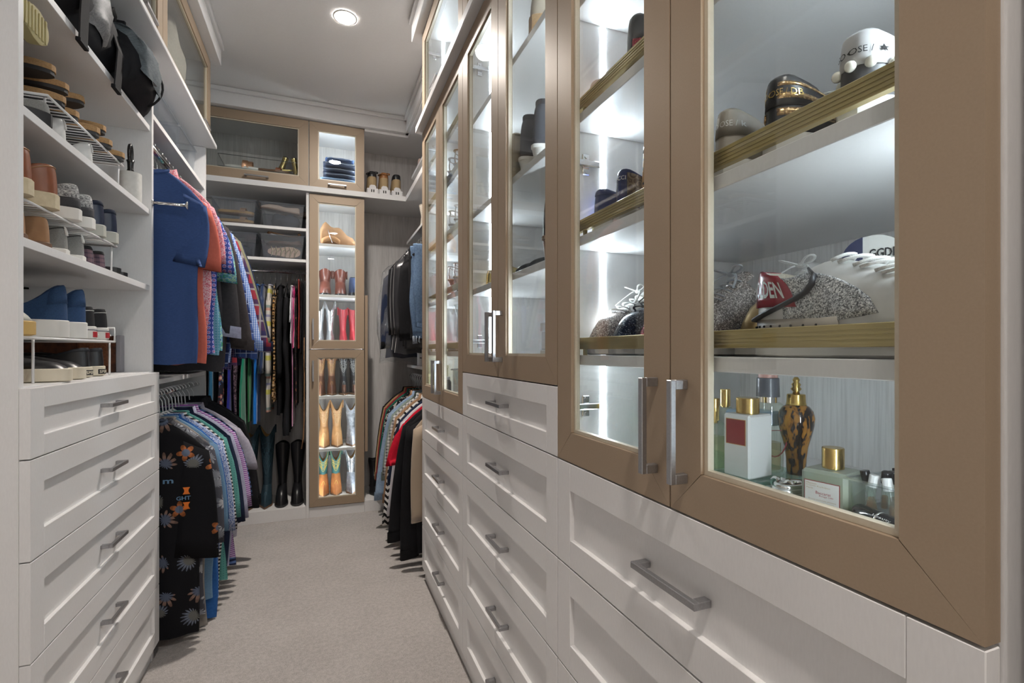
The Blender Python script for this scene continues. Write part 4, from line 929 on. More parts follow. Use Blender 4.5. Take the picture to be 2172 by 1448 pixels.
for x, y, l in ((.62, 2.22, 'clear plastic boot shaper on the lowest shelf of the far cabinet'), (.66, 2.32, 'clear plastic boot shaper behind the left door of the far cabinet')):
    b = thing('boot_shaper', l, 'shoe shaper', (x, y, 1.2005)); part('sheet', MB().lathe([(.03, 1.2015), (.042, 1.26), (.036, 1.36), (.05, 1.41)], (x, y, 0), 14, cap=False), CLEARP, b, True); part('rim', MB().lathe([(.05, 1.41), (.052, 1.413), (.05, 1.416)], (x, y, 0), 14, cap=False), CLEARP, b, True)
# clear organiser and yellow paper at the bottom of the far cabinet
og = thing('acrylic_organizer', 'clear acrylic organizer full of dark jewellery at the bottom of the far cabinet', 'organizer', (.66, 1.99, .967))
for a, b in (((.58, 1.90, .967), (.58+.003, 2.08, 1.12)), ((.74, 1.90, .967), (.743, 2.08, 1.12)), ((.583, 1.90, .967), (.74, 1.903, 1.12)), ((.583, 2.077, .967), (.74, 2.08, 1.12)), ((.583, 1.903, .967), (.74, 2.077, .970)), ((.583, 1.903, 1.04), (.74, 2.077, 1.043))): part('wall', bx(a, b), CLEARP, og)
mb = MB(); rr = random.Random(3)
for i in range(34): c = (rr.uniform(.60, .72), rr.uniform(1.92, 2.06), rr.choice((.985, 1.058))+rr.uniform(0, .035)); mb.sphere(c, rr.uniform(.006, .013), 8, 5)
o = part('beads', mb, M('smoky_beads', (.05, .035, .03), .15), og, True); o['kind'] = 'stuff'
part('chain', MB().tube([(.60+.06*cos(q), 1.95+.045*sin(q), 1.122) for q in [2*pi*i/20 for i in range(20)]], .003, 6, True), CHROME, og, True)
og.location.y += .13; og.location.x -= .02
pp = thing('paper_bag', 'pale yellow paper bag behind the far left door of the right row', 'bag', (.62, 2.49, .967)); part('body', bx((.57, 2.44, .967), (.64, 2.53, 1.13), .004), M('pale_yellow_paper', (.62, .56, .30), .8), pp); part('fold', bx((.569, 2.438, 1.115), (.641, 2.532, 1.131), .002), bpy.data.materials['pale_yellow_paper'], pp)
jb = thing('jar', 'dark glass jar with silver rim beside the yellow paper bag', 'jar', (.60, 2.37, .967)); part('body', MB().lathe([(.03, .967), (.036, .98), (.036, 1.05), (.028, 1.06)], (.61, 2.37, 0), 18), M('smoked_glass', (.03, .03, .035), .08), jb, True); part('rim', MB().lathe([(.029, 1.06), (.031, 1.072), (.029, 1.076)], (.61, 2.37, 0), 18), CHROME, jb, True)

pp.location.x -= .045; jb.location.x -= .045; jb.location.y += .03
# ------------------------------------------------------------------ perfume and jewellery at the bottom of the nearest cabinet
ZB = .9662
GOLDC = mottled('satin_gold_cap', (.62, .45, .17), (.55, .38, .13), 200, .22, .03, .95, stretch=(1, 1, 6)); SILC = M('polished_silver', (.78, .77, .75), .1, 1)
GTR = clear('green_tinted_glass', (.72, .88, .83), 1.5, .01, .06, (.3, .6, .52)); GLS = clear('bottle_glass', (.93, .97, .93), 1.45, .0, .05, (.7, .8, .7))
tr = thing('perfume_tray', 'green tinted glass tray with silver scroll handles under the perfume bottles', 'tray', (.68, .76, ZB))
part('plate', bx((.606, .605, .980), (.80, .93, .9865), .003), GTR, tr)
def scroll(x, y, z, s=1, ry=0):
    mb = MB()
    for sg in (-1, 1): mb.tube([(x-.002, y+sg*(.004+.010*s*(1-cos(q))/1.2), z+.011*s*sin(q)+.004) for q in [pi*1.5*i/12 for i in range(13)]], [.0042*s*(1-.03*i) for i in range(13)], 8)
    mb.tube([(x-.003, y, z-.010), (x-.004, y, z+.004), (x, y, z+.018*s)], .004*s, 8); return mb
for x, y in ((.603, .588), (.603, .925), (.70, .592), (.80, .592), (.80, .925)): part('scroll_foot', scroll(x, y, .977, 1.0), SILC, tr, True)
mb = MB()
for k in range(3): mb.tube([(.70+.034*cos(q)*(1-.12*k), .578+.020*sin(q)*(1-.12*k), .975+.006*k) for q in [2*pi*i/20 for i in range(20)]], .0052, 8, True)
part('scroll_handle', mb, SILC, tr, True)
sb = thing('bracelet_stack', 'coil of silver bracelets on the glass tray behind the left door', 'jewelry', (.66, .85, .9867))
for k in range(4): part('bangle', MB().tube([(.655+.022*cos(q), .855+.022*sin(q), .991+.010*k+.003*sin(q+k)) for q in [2*pi*i/20 for i in range(20)]], .004, 8, True), SILC, sb, True)
sr = thing('silver_scroll', 'small silver scroll ornament at the left end of the glass tray', 'jewelry', (.60, .955, ZB)); part('body', scroll(.607, .957, .972, .8), SILC, sr, True); part('foot', MB().lathe([(.008, ZB), (.006, ZB+.004)], (.605, .957, 0), 10), SILC, sr, True)
ZT = .9867
def bottle(label, c, wx, wy, h, body, cap, cr, ch, z, rz=0, neck=.0, name='perfume_bottle', lab=None, bev=.003, capsq=False, liquid=None):
    t = thing(name, label, 'perfume bottle', (0, 0, 0)); b = MB().box((-wx/2, -wy/2, .0002), (wx/2, wy/2, h), bev); part('body', b, body, t)
    if liquid: part('liquid', MB().box((-wx/2+.003, -wy/2+.003, .004), (wx/2-.003, wy/2-.003, h*.72), .002), liquid, t)
    if neck: part('neck', MB().lathe([(cr*.7, h), (cr*.7, h+neck)], n=16), cap, t, .6)
    part('cap', MB().lathe([(cr, h+neck+.0003), (cr, h+neck+ch-.001), (cr-.001, h+neck+ch)], n=28), cap, t, .6)
    if lab: lab(t, wx, wy, h)
    return place(t, (c[0], c[1], z), rz)
REDP = M('burgundy_label', (.26, .02, .022), .45); GED = M('gold_edge', (.55, .33, .12), .35, .6); PAP = M('label_paper', (.66, .64, .60), .6)
def lab1(t, wx, wy, h):
    part('label_border', bx((-wx/2-.0006, -.0185, h*.52), (-wx/2, .0195, h*.925)), GED, t); part('label', bx((-wx/2-.0009, -.0175, h*.53), (-wx/2-.0005, .0185, h*.915)), REDP, t)
bottle('white square bottle with burgundy label and flat gold cap', (.685, .650), .060, .051, .107, M('white_glass', (.74, .74, .72), .25), GOLDC, .0185, .027, ZT, .12, lab=lab1)
FROST = clear('frosted_glass', (.80, .86, .78), 1.4, .35, .30, (.62, .66, .56)); LIQ = clear('pale_green_liquid', (.80, .84, .62), 1.3, .2, .35, (.60, .62, .40))
def lab2(t, wx, wy, h):
    x = -wx/2; part('label_border', bx((x-.0006, -.0235, .008), (x, .0255, .043)), REDP, t); part('label', bx((x-.0009, -.0225, .009), (x-.0005, .0245, .042)), PAP, t)
    q = lambda y0, z0, w, hh: planar((x-.0013, y0, z0), (0, -w, 0), (0, 0, hh))
    gm = M('gold_print', (.42, .28, .12), .5); rm = M('red_print', (.35, .03, .04), .5)
    for s_, y0, z0, w, hh, m in (('Maison', .022, .0375, .014, .0026, gm), ('Francis Kurkdjian', .022, .034, .033, .0026, gm), ('Paris', .022, .0308, .009, .0022, gm), ('Baccarat', .009, .0245, .021, .0042, rm), ('Rouge 540', .004, .0205, .019, .0030, rm), ('Brume parfumée cheveux', .019, .0145, .038, .0024, gm), ('Scented hair mist', .012, .0112, .028, .0022, gm)): lettering(s_, q(y0, z0, w, hh), m, t)
bottle('squat frosted bottle of pale green scent with white red-edged label', (.712, .517), .060, .064, .059, FROST, GOLDC, .0145, .031, ZB, -.02+.2, neck=.001, lab=lab2, liquid=LIQ, bev=.005)
def lab3(t, wx, wy, h):
    x = -wx/2; part('label', bx((x-.0008, -.014, .016), (x, .009, .068)), PAP, t); part('label_mark', bx((x-.0011, -.006, .043), (x-.0007, .001, .052)), M('ink_grey', (.08, .09, .10), .6), t)
    for i in range(3): part('label_line', bx((x-.0011, -.011, .028-.005*i), (x-.0007, .006, .0285-.005*i)), bpy.data.materials['ink_grey'], t)
    part('spray_tube', MB().tube([(0, 0, .006), (.001, 0, h)], .0012, 6), CLEARP, t, True)
bottle('clear tall bottle of pale scent with white label and thin gold cap', (.662, .704), .034, .034, .085, GLS, GOLDC, .0095, .040, ZT, .1, neck=.004, lab=lab3, liquid=clear('champagne_liquid', (.86, .88, .70), 1.33, 0, .06, (.6, .6, .35)))
bottle('slim bottle with tall silver cap behind the gold capped one', (.70, .764), .026, .026, .11, GLS, SILC, .011, .034, ZT, 0, neck=.002)
bottle('small bottle with slender gold cap just right of the silver capped one', (.735, .752), .022, .022, .105, GLS, GOLDC, .0095, .033, ZT, 0, neck=.002)
bottle('yellow bottle with dark blue stripe at the left edge of the door glass', (.70, .80), .03, .03, .085, M('yellow_scent', (.60, .40, .03), .25), M('blue_cap', (.02, .04, .12), .3), .012, .012, ZT, 0, lab=lambda t, wx, wy, h: part('stripe', bx((-wx/2-.0005, -wy/2-.0005, .045), (wx/2+.0005, wy/2+.0005, .057)), bpy.data.materials['blue_cap'], t))
bp = thing('perfume_bottle', 'bottle with flat pale blue lid behind the white square bottle', 'perfume bottle', (.76, .70, ZT)); part('body', bx((.735, .685, ZT), (.785, .735, ZT+.075), .004), GLS, bp); part('lid', bx((.725, .675, ZT+.0755), (.795, .745, ZT+.103), .005), M('pale_blue_lid', (.30, .42, .56), .3), bp)
cl = thing('perfume_bottle', 'clear cylinder bottle with grey cap and pink button between white bottle and vase', 'perfume bottle', (.752, .668, ZT))
cx_, cy_ = .752, .668
part('body', MB().lathe([(.024, ZT), (.025, ZT+.003), (.025, ZT+.118), (.020, ZT+.122)], (cx_, cy_, 0), 24), GLS, cl, .6); part('collar', MB().lathe([(.015, ZT+.122), (.015, ZT+.132)], (cx_, cy_, 0), 20), SILC, cl, .6)
part('cap', MB().lathe([(.0195, ZT+.132), (.0185, ZT+.165), (.017, ZT+.166)], (cx_, cy_, 0), 24), M('grey_cap', (.09, .10, .12), .3), cl, .6); part('button', MB().lathe([(.016, ZT+.166), (.016, ZT+.174)], (cx_, cy_, 0), 20), M('pink_button', (.58, .33, .28), .4), cl, .6)
part('painted_ring', MB().tube([(cx_-.024*cos(q*.5), cy_-.014+.010*sin(q), ZT+.05+.024*cos(q)) for q in [2*pi*i/16 for i in range(16)]], .0012, 5, True), M('red_ring', (.45, .03, .04), .4), cl, True)
part('liquid', MB().lathe([(.021, ZT+.004), (.021, ZT+.05)], (cx_, cy_, 0), 20), clear('amber_liquid', (.90, .84, .66), 1.33, 0, .06, (.6, .45, .2)), cl, True)
# tortoiseshell atomizer
TORT = M('tortoiseshell_glass', (.3, .15, .02), .08, Coat_Weight=.5); t = NT(TORT); v = t.coord((1, 1, .38), rot=(.5, .35, 0)); n1 = t.noise(v, 85, 2.5, .6)
t.col(t.ramp(n1, (.47, (.012, .007, .005)), (.53, (.36, .15, .015)), (.66, (.44, .21, .03)), (.74, (.02, .01, .006)), interp='LINEAR'))
at = thing('perfume_atomizer', 'tortoiseshell glass perfume atomizer with tall gold finial', 'perfume bottle', (.79, .642, ZB)); ax_, ay_ = .79, .642
part('body', MB().lathe([(.0155, ZB+.016), (.016, ZB+.03), (.0165, ZB+.045), (.019, ZB+.065), (.0245, ZB+.085), (.0285, ZB+.103), (.0295, ZB+.116), (.027, ZB+.128), (.021, ZB+.136), (.016, ZB+.139)], (ax_, ay_, 0), 28), TORT, at, True)
part('base', MB().lathe([(.031, ZB+.0002), (.032, ZB+.003), (.022, ZB+.010), (.0165, ZB+.016)], (ax_, ay_, 0), 28), GLS, at, .8)
part('collar', MB().lathe([(.0165, ZB+.139), (.0155, ZB+.143), (.0148, ZB+.157), (.0135, ZB+.158)], (ax_, ay_, 0), 24), GOLDL, at, .7)
part('finial', MB().lathe([(.006, ZB+.158), (.005, ZB+.162), (.0088, ZB+.167), (.006, ZB+.171), (.0078, ZB+.175), (.0045, ZB+.179), (.006, ZB+.183), (.003, ZB+.188)], (ax_, ay_, 0), 20), GOLDL, at, True)
# black tray, acrylic box with sample vials, tube
bt = thing('vanity_tray', 'flat glossy black tray with white edge at the front right of the cabinet base', 'tray', (.66, .42, ZB))
part('surface', bx((.592, .30, ZB), (.80, .505, ZB+.003)), M('black_gloss', (.008, .008, .01), .05), bt); part('white_edge', bx((.588, .30, ZB), (.5915, .44, ZB+.0045)), PAINT, bt); part('pale_sheet', bx((.70, .52, ZB), (.82, .60, ZB+.0008)), PAP, tr)
ab = thing('acrylic_box', 'clear acrylic box holding perfume samples at the right door edge', 'organizer', (.745, .44, ZB+.003)); z0 = ZB+.0032
x0, x1, y0, y1 = .700, .80, .345, .475; sl_ = .010
for a, b, c, d in (((x0, y0), (x0, y1), (-sl_, 0), 0), ((x1, y0), (x1, y1), (sl_, 0), 0), ((x0, y0), (x1, y0), (0, -sl_), 0), ((x0, y1), (x1, y1), (0, sl_), 0)):
    p = [(a[0], a[1], z0), (b[0], b[1], z0), (b[0]+c[0], b[1]+c[1], z0+.052), (a[0]+c[0], a[1]+c[1], z0+.052)]; part('wall', MB().prism(p, (.002 if c[0] else 0, .002 if c[1] else 0, 0)), CLEARP, ab)
part('rim', MB().tube([(x0-sl_, y0-sl_, z0+.052), (x1+sl_, y0-sl_, z0+.052), (x1+sl_, y1+sl_, z0+.052), (x0-sl_, y1+sl_, z0+.052)], .002, 6, True), CLEARP, ab, True)
part('floor', bx((x0+.002, y0, z0), (x1, y1, z0+.002)), CLEARP, ab)
rr = random.Random(5); amb = clear('amber_sample', (.85, .62, .35), 1.33, 0, .3, (.5, .25, .08)); wc = M('white_vial_cap', (.70, .69, .67), .4); bc = M('black_vial_cap', (.012, .012, .014), .25)
vl = None
for i in range(22):
    white = i in (0, 6, 19); x = x0+.012+.016*(i % 6)+rr.uniform(-.002, .002); y = y1-.010-.030*(i//6)+rr.uniform(-.004, .004)
    t = thing('sample_vial', 'slim glass perfume sample vial with %s cap standing in the acrylic box' % ('white' if white else 'black'), 'vial', (0, 0, 0), 'perfume samples with %s caps in the acrylic box' % ('white' if white else 'black'))
    part('tube', MB().lathe([(.0048, 0), (.005, .002), (.005, .038), (.004, .040)], n=10), GLS, t, .7); part('liquid', MB().lathe([(.0038, .002), (.0038, .02)], n=8), amb, t); part('cap', MB().lathe([(.0062, .040), (.0062, .056), (.0055, .057)], n=10), wc if white else bc, t, .6)
    place(t, (x, y, z0+.003+.002*(i % 3)), 0, rr.uniform(-.35, .35)*.6, rr.uniform(-.3, .1)*.7)
tb = thing('lipstick_tube', 'shiny black rounded tube with silver ring and white oval lying on the black tray', 'cosmetic tube', (.68, .425, ZB+.0145)); mb = MB()
prof = [(.003, -.046), (.009, -.043), (.0112, -.036), (.0112, .036), (.009, .043), (.003, .046)]
part('case', MB().lathe(prof, n=20, axis='y').xf(Matrix.Translation((.675, .425, ZB+.0147)) @ Matrix.Rotation(-.35, 4, 'Z')), M('black_lacquer', (.008, .008, .009), .06), tb, .8)
mt = Matrix.Translation((.675, .425, ZB+.0147)) @ Matrix.Rotation(-.35, 4, 'Z')
part('silver_ring', MB().lathe([(.0114, -.002), (.0117, -.0012), (.0117, .0004), (.0114, .0012)], n=20, axis='y').xf(mt), SILC, tb, True)
part('white_oval', MB().sphere((-.0085, -.026, -.002), (.0035, .013, .006), 14, 8).xf(mt), wc, tb, True)
lettering('Beautyblender'[:6].lower(), lambda a, b: mt @ Vector((-.0118*cos(.5+b*.35), .004-.030*a, .0118*sin(.5+b*.35))), wc, tb)
gv = thing('glass_vial', 'clear glass vial lying at the very front right behind the door glass', 'vial', (.62, .36, ZB+.012)); mt2 = Matrix.Translation((.622, .362, ZB+.0135)) @ Matrix.Rotation(-.25, 4, 'Z')
part('tube', MB().lathe([(.004, -.03), (.0095, -.028), (.0102, -.02), (.0102, .03), (.008, .033)], n=18, axis='y').xf(mt2), GLS, gv, True); part('stopper', MB().lathe([(.0085, .0335), (.0085, .045)], n=16, axis='y').xf(mt2), CLEARP, gv, True)
# ------------------------------------------------------------------ cloth materials (patterns in each garment's own x / z)
def cloth(name, build, rough=.85):
    m = M(name, (.5, .5, .5), rough, spec=.2); t = NT(m); c = t.n('TexCoord'); s = t.n('SeparateXYZ'); t.L(c.outputs['Object'], s.inputs[0])
    t.X, t.Y, t.Z, t.V = s.outputs[0], s.outputs[1], s.outputs[2], c.outputs['Object']; t.col(build(t)); return m
def plain(name, c, rough=.85, k=.8):
    return cloth(name, lambda t: t.ramp(t.noise(t.V, 90, 3), (.3, tuple(v*k for v in c)), (.7, c)), rough)
def heather(name, c1, c2):
    def b(t):
        mp = t.n('Mapping'); mp.inputs['Scale'].default_value = (30, 30, 400); t.L(t.V, mp.inputs[0]); n1 = t.noise(mp.outputs[0], 3, 3, .7); return t.ramp(n1, (.35, c1), (.65, c2))
    return cloth(name, b)
def hstripe(name, c1, c2, per, w=.5, axis='Z'): return cloth(name, lambda t: t.mix(stripes(t, getattr(t, axis), per, w), c1, c2))
def check(name, c1, c2, c3, per, w=.5):
    return cloth(name, lambda t: t.mix(stripes(t, t.X, per, w), t.mix(stripes(t, t.Z, per, w), c1, c2), t.mix(stripes(t, t.Z, per, w), c2, c3)))
def plaid(name, base, bands):
    def b(t):
        c = base
        for ax, per, w, col, f in bands:
            c = t.mix(t.math('MULTIPLY', stripes(t, getattr(t, ax), per, w), f), c, col)
        return c
    return cloth(name, b)
def vor2(t, scale, rnd=1.0, feature='F1'):
    cb = t.n('CombineXYZ'); t.L(t.X, cb.inputs[0]); t.L(t.Z, cb.inputs[1]); vo = t.n('TexVoronoi', voronoi_dimensions='2D', feature=feature); vo.inputs['Scale'].default_value = scale; vo.inputs['Randomness'].default_value = rnd
    t.L(cb.outputs[0], vo.inputs['Vector']); return vo, cb
def medallion(name, base, ring, dot, per=.02):
    def b(t):
        vo, cb = vor2(t, 1/per, 0); d = vo.outputs[0]
        return t.ramp(d, (0, dot), (.14, base), (.24, ring), (.36, base), interp='CONSTANT')
    return cloth(name, b)
def blotch(name, stops, scale=60, detail=3): return cloth(name, lambda t: t.ramp(t.noise(t.V, scale, detail, .6), *stops, interp='CONSTANT'))
def flowers(t, base, scale, kinds, size=.036):
    """petal and spike motifs scattered on a dark ground"""
    vo, cb = vor2(t, scale, .85); pos = vo.outputs['Position']
    dv = t.n('VectorMath', operation='SUBTRACT'); t.L(cb.outputs[0], dv.inputs[0]); t.L(pos, dv.inputs[1]); sp = t.n('SeparateXYZ'); t.L(dv.outputs[0], sp.inputs[0])
    ang = t.math('ARCTAN2', sp.outputs[1], sp.outputs[0]); ln = t.n('VectorMath', operation='LENGTH'); t.L(dv.outputs[0], ln.inputs[0]); r = ln.outputs['Value']
    sc = t.n('SeparateColor'); t.L(vo.outputs['Color'], sc.inputs[0]); rnd = sc.outputs[0]; ang = t.math('ADD', ang, t.math('MULTIPLY', sc.outputs[1], 6.283)); col = base; fan = t.math('ADD', .62, t.math('MULTIPLY', t.math('COSINE', ang), .38))
    for lo, hi, n, depth, sz, c_out, c_in in kinds:
        lim = t.math('MULTIPLY', t.math('ADD', 1-depth, t.math('MULTIPLY', t.math('ABSOLUTE', t.math('COSINE', t.math('MULTIPLY', ang, n/2))), depth)), sz)
        if n > 6: lim = t.math('MULTIPLY', lim, fan)
        ins = t.math('MULTIPLY', t.math('LESS_THAN', r, lim), t.math('MULTIPLY', t.math('GREATER_THAN', rnd, lo), t.math('LESS_THAN', rnd, hi)))
        rel = t.math('DIVIDE', r, sz); c = t.ramp(rel, (.0, c_in), (.38, c_in), (.5, c_out), (.62, c_out), (.75, tuple(v*.6 for v in c_out)))
        col = t.mix(ins, col, c)
    return col
FLOR = cloth('black_floral_print', lambda t: flowers(t, (.006, .006, .008), 8.5, [(.0, .34, 5, .62, .034, (.34, .11, .035), (.10, .13, .19)), (.34, .56, 19, .62, .052, (.14, .16, .21), (.13, .13, .12)), (.56, .76, 11, .75, .054, (.21, .13, .10), (.09, .11, .16))]))
PALM = cloth('grey_palm_print', lambda t: flowers(t, (.07, .07, .085), 14, [(0, .6, 13, .7, .05, (.36, .37, .40), (.25, .26, .29)), (.6, 1, 7, .8, .05, (.16, .17, .2), (.4, .4, .42))]))
TROP = cloth('multicolour_print', lambda t: flowers(t, (.02, .02, .03), 22, [(0, .35, 5, .5, .02, (.4, .12, .12), (.5, .4, .3)), (.35, .7, 7, .6, .024, (.5, .47, .43), (.2, .1, .2)), (.7, 1, 6, .5, .02, (.06, .12, .3), (.4, .3, .1))]))
# ------------------------------------------------------------------ garments (local frame: rail at the origin, width along x, front towards -y)
YM = .03          # half the room a garment has on its rail
def squash(y): return YM*math.tanh(y/YM)
def body_fn(w, L, t, hem, drop, neck, wav, seed, slope=.115, top=0):
    ph = [random.Random(seed).uniform(0, 6.28) for _ in range(6)]
    def f(a, v):
        """a around, v 0 neck .. 1 hem"""
        z0 = -drop-top
        if v < .10: k = v/.10; ww = lerp(neck, w, k**.92); z = z0-slope*k**1.08; tt = lerp(t*.55, t*.8, k)
        else:
            k = (v-.10)/.90; z = z0-slope-(L-slope)*k; ww = w*lerp(.97 if k < .25 else .95, hem, k); tt = t*lerp(.8, 1.0, min(1, k*3))*(1-.15*k)
        x = ww*cos(a); s_ = sin(a); y = tt*(abs(s_)**.8)*(1 if s_ >= 0 else -1)
        g = max(0, min(1, (v-.08)*1.8))*wav
        y += g*t*(.55*sin(x*34+ph[0]+v*2.2)+.35*sin(x*71+ph[1]-v*3)+.25*sin(v*9+ph[2]+x*15))*(abs(s_)**.3)
        x += g*.012*sin(v*7+ph[3])
        return Vector((x, squash(y), z+g*.006*sin(x*40+ph[4])))
    return f
HANG = {}
def hanger(label, group, mat, wide=.20, thick=.0028, velvet=False):
    t = thing('clothes_hanger', label, 'hanger', (0, 0, 0), group); k = thick
    part('hook', MB().tube([(.018*cos(q), 0, .019*sin(q)+.001) for q in [pi*.12+pi*1.0*i/10 - .35 for i in range(11)]]+[(-.018, 0, -.012), (-.004, 0, -.036), (0, 0, -.085)], .0018 if mat is not PAINT else .0030, 6), CHROME if mat is not PAINT else mat, t, True)
    part('shoulder_bar', MB().tube([(-wide, 0, -.215), (-wide*.5, 0, -.150), (0, 0, -.086), (wide*.5, 0, -.150), (wide, 0, -.215)], k, 6, flat=1.6).tube([(-wide, 0, -.215), (wide, 0, -.215)], k, 6), mat, t, True)
    return t
def garment(name, label, cat, mat, pos, rz=0, w=.205, L=.74, t=.024, sl='s', slen=None, neck=.075, hem=1.0, drop=.112, collar=None, wav=1.0, seed=1, group=None, lin=None, splay=.05, cuff=None, plack=None, fwd=.0, slw=.085, top=0):
    g = thing(name, label, cat, (0, 0, 0), group); n, m = 28, 20
    f = body_fn(w, L, t, hem, drop, neck, wav, seed, top=top)
    rows = [0, .03, .06, .10]+[.10+.9*i/(m-4) for i in range(1, m-3)]
    mb = MB().rings([[f(2*pi*i/n, v) for i in range(n)] for v in rows], False, False)
    inner = [[Vector((p.x*.96, p.y*.6, p.z+(.004 if k else 0))) for p in [f(2*pi*i/n, v) for i in range(n)]] for k, v in ((0, 1), (1, .93))]
    mb.rings(inner, False, True); mb.rings([[f(2*pi*i/n, 1) for i in range(n)], inner[0]], False, False)
    part('body', mb, mat, g, True)
    if sl:
        sn = slen or (.235 if sl == 's' else .60); rr = random.Random(seed+5)
        for sg in (-1, 1):
            rs = []; N = 9 if sl == 'l' else 6; bend = rr.uniform(-.02, .02)
            for k in range(N+1):
                q = k/N; cx = sg*(w-.045+splay*q*(1 if sl == 's' else 1.1)+.012*sin(q*3)); cz = -drop-.100-top-sn*q; cy = -fwd*q+bend*sin(q*3)
                hw = lerp(.052, slw if sl == 's' else .050, q); hd = lerp(t*.9, t*(1.15 if sl == 's' else .85), q); tilt = sg*(.05 if sl == 's' else .02)
                ring = []
                for i in range(14):
                    a = 2*pi*i/14; x = hw*cos(a); y = hd*sin(a)*(1+.25*sin(q*11+a*2+seed)); ring.append(Vector((cx+x, squash(cy+y), cz+x*sg*(-.55 if k == 0 else (-.42 if k == 1 else -.15))+(.03*(1-q) if False else 0))))
                rs.append(ring)
            inn = [Vector((p.x, p.y, p.z+.03)) for p in rs[-1]]; c = sum(inn, Vector())/14; inn = [c+(p-c)*.85 for p in inn]
            part('sleeve', MB().rings(rs+[inn], True, True), mat, g, True)
            if sl == 'l':
                e = rs[-1]; c = sum(e, Vector())/14; up = [p+Vector((0, 0, .055)) for p in e]
                part('cuff', MB().rings([[c+(p-c)*1.03+Vector((0, 0, .055)) for p in e], [c+(p-c)*1.04 for p in e], [c+(p-c)*.98 for p in e]], False, False), cuff or mat, g, True)
    z0 = -drop-top
    if collar:
        cm = collar if not isinstance(collar, str) else mat
        rs = []
        for k, (kk, dz) in enumerate(((1.0, -.010), (.97, .018), (1.08, .020), (1.22, -.022))):
            rs.append([Vector((neck*kk*cos(a), squash((t*.75+.012)*kk*sin(a)-.004), z0+dz-.016*max(0, -sin(a)))) for a in [2*pi*i/20 for i in range(20)]])
        part('collar', MB().rings(rs, False, False), cm, g, True)
    elif collar is None and sl:
        part('neckband', MB().tube([Vector((neck*cos(a), t*.62*sin(a), z0+.004-.020*max(0, -sin(a)))) for a in [2*pi*i/22 for i in range(22)]], .0065, 6, True), mat, g, True)
    if plack is not None:
        mb = MB(); L_ = []
        for k in range(15):
            v = .04+.95*k/14; x0 = .0; p = f(-pi/2, v); L_.append(p+Vector((0, -.0025, 0)))
        mb.rings([[p+Vector((-.016, .001, 0)), p+Vector((-.016, -.002, 0)), p+Vector((.016, -.002, 0)), p+Vector((.016, .001, 0))] for p in L_]); part('placket', mb, plack, g, True)
        mb = MB()
        for k in range(1, 14, 2): mb.sphere(tuple(L_[k]+Vector((0, -.003, 0))), (.0055, .002, .0055), 8, 4)
        part('button_row', mb, WLACE, g, True)
    g['_'] = 0; del g['_']
    place(g, pos, rz); return g, f
def strappy(name, label, cat, mat, pos, rz=0, w=.15, L=.85, t=.02, hem=1.25, seed=1, top=.10, drop=.10, group=None, wav=1.2, belt=None, tiers=None):
    g = thing(name, label, cat, (0, 0, 0), group); n = 24; f = body_fn(w, L, t, hem, drop, w*.85, wav, seed, .03, top)
    rows = [i/18 for i in range(19)]
    def ff(a, v):
        p = f(a, v)
        if tiers: k = (v*tiers) % 1; p = Vector((p.x*(1+.10*k), p.y*(1+.25*k), p.z))
        if .28 < v < .36: p = Vector((p.x*.86, p.y*.9, p.z))
        return p
    mb = MB().rings([[ff(2*pi*i/n, v) for i in range(n)] for v in rows], False, False)
    e = [ff(2*pi*i/n, 1) for i in range(n)]; mb.rings([e, [Vector((p.x*.95, p.y*.6, p.z+.02)) for p in e]], False, True); b = [ff(2*pi*i/n, 0) for i in range(n)]; mb.rings([b, [Vector((p.x*.95, p.y*.6, p.z-.02)) for p in b]], False, True)
    part('body', mb, mat, g, True)
    for sg in (-1, 1): part('strap', MB().tube([(sg*w*.62, -t*.5, -drop-top-.004), (sg*w*.60, 0, -drop-.012), (sg*w*.62, t*.5, -drop-top-.004)], .006, 6, flat=.4), mat, g, True)
    if belt: part('belt', MB().rings([[ff(2*pi*i/n, v)*1.0+Vector((0, 0, 0)) for i in range(n)] for v in (.30, .34)], False, False), belt, g, True)
    place(g, pos, rz); return g
def folded(name, label, cat, mat, pos, rz=0, w=.17, L=.62, t=.018, seed=1, group=None, fray=None, drop=.155):
    """trousers or skirt over a hanger bar or held by clips"""
    g = thing(name, label, cat, (0, 0, 0), group); n = 24; f = body_fn(w, L, t, .95, drop-.01, w*.98, .9, seed, .012)
    mb = MB().rings([[f(2*pi*i/n, v) for i in range(n)] for v in [i/14 for i in range(15)]], True, True); part('cloth', mb, mat, g, True)
    if fray:
        mb = MB(); rr = random.Random(seed)
        for i in range(26):
            a = 2*pi*i/26; p = f(a, 1); mb.tube([p+Vector((0, 0, .01)), p+Vector((rr.uniform(-.006, .006), rr.uniform(-.006, .006), -rr.uniform(.015, .04)))], .0022, 4)
        part('frayed_hem', mb, fray, g, True)
    else: part('hem_band', MB().rings([[f(2*pi*i/n, v)*1.0+Vector((0, .0012*(1 if sin(2*pi*i/n) > 0 else -1), 0)) for i in range(n)] for v in (.95, .995)], False, False), mat, g, True)
    place(g, pos, rz); return g

BLKW = plain('black_cloth', (.010, .010, .012), .8); BLKV = plain('black_velvet', (.012, .012, .014), .95); NAVW = plain('navy_wool', (.016, .024, .055)); CHRC = plain('charcoal_wool', (.035, .032, .035)); GBRN = plain('grey_brown_wool', (.055, .045, .045))
STEEL = heather('steel_blue_cotton', (.10, .19, .30), (.16, .27, .39)); BBLUE = plain('bright_blue_cotton', (.03, .12, .36)); LAV = plain('lavender_cotton', (.38, .38, .50)); WCOT = plain('white_cotton', (.60, .60, .62)); LILG = plain('lilac_grey_cotton', (.38, .36, .42))
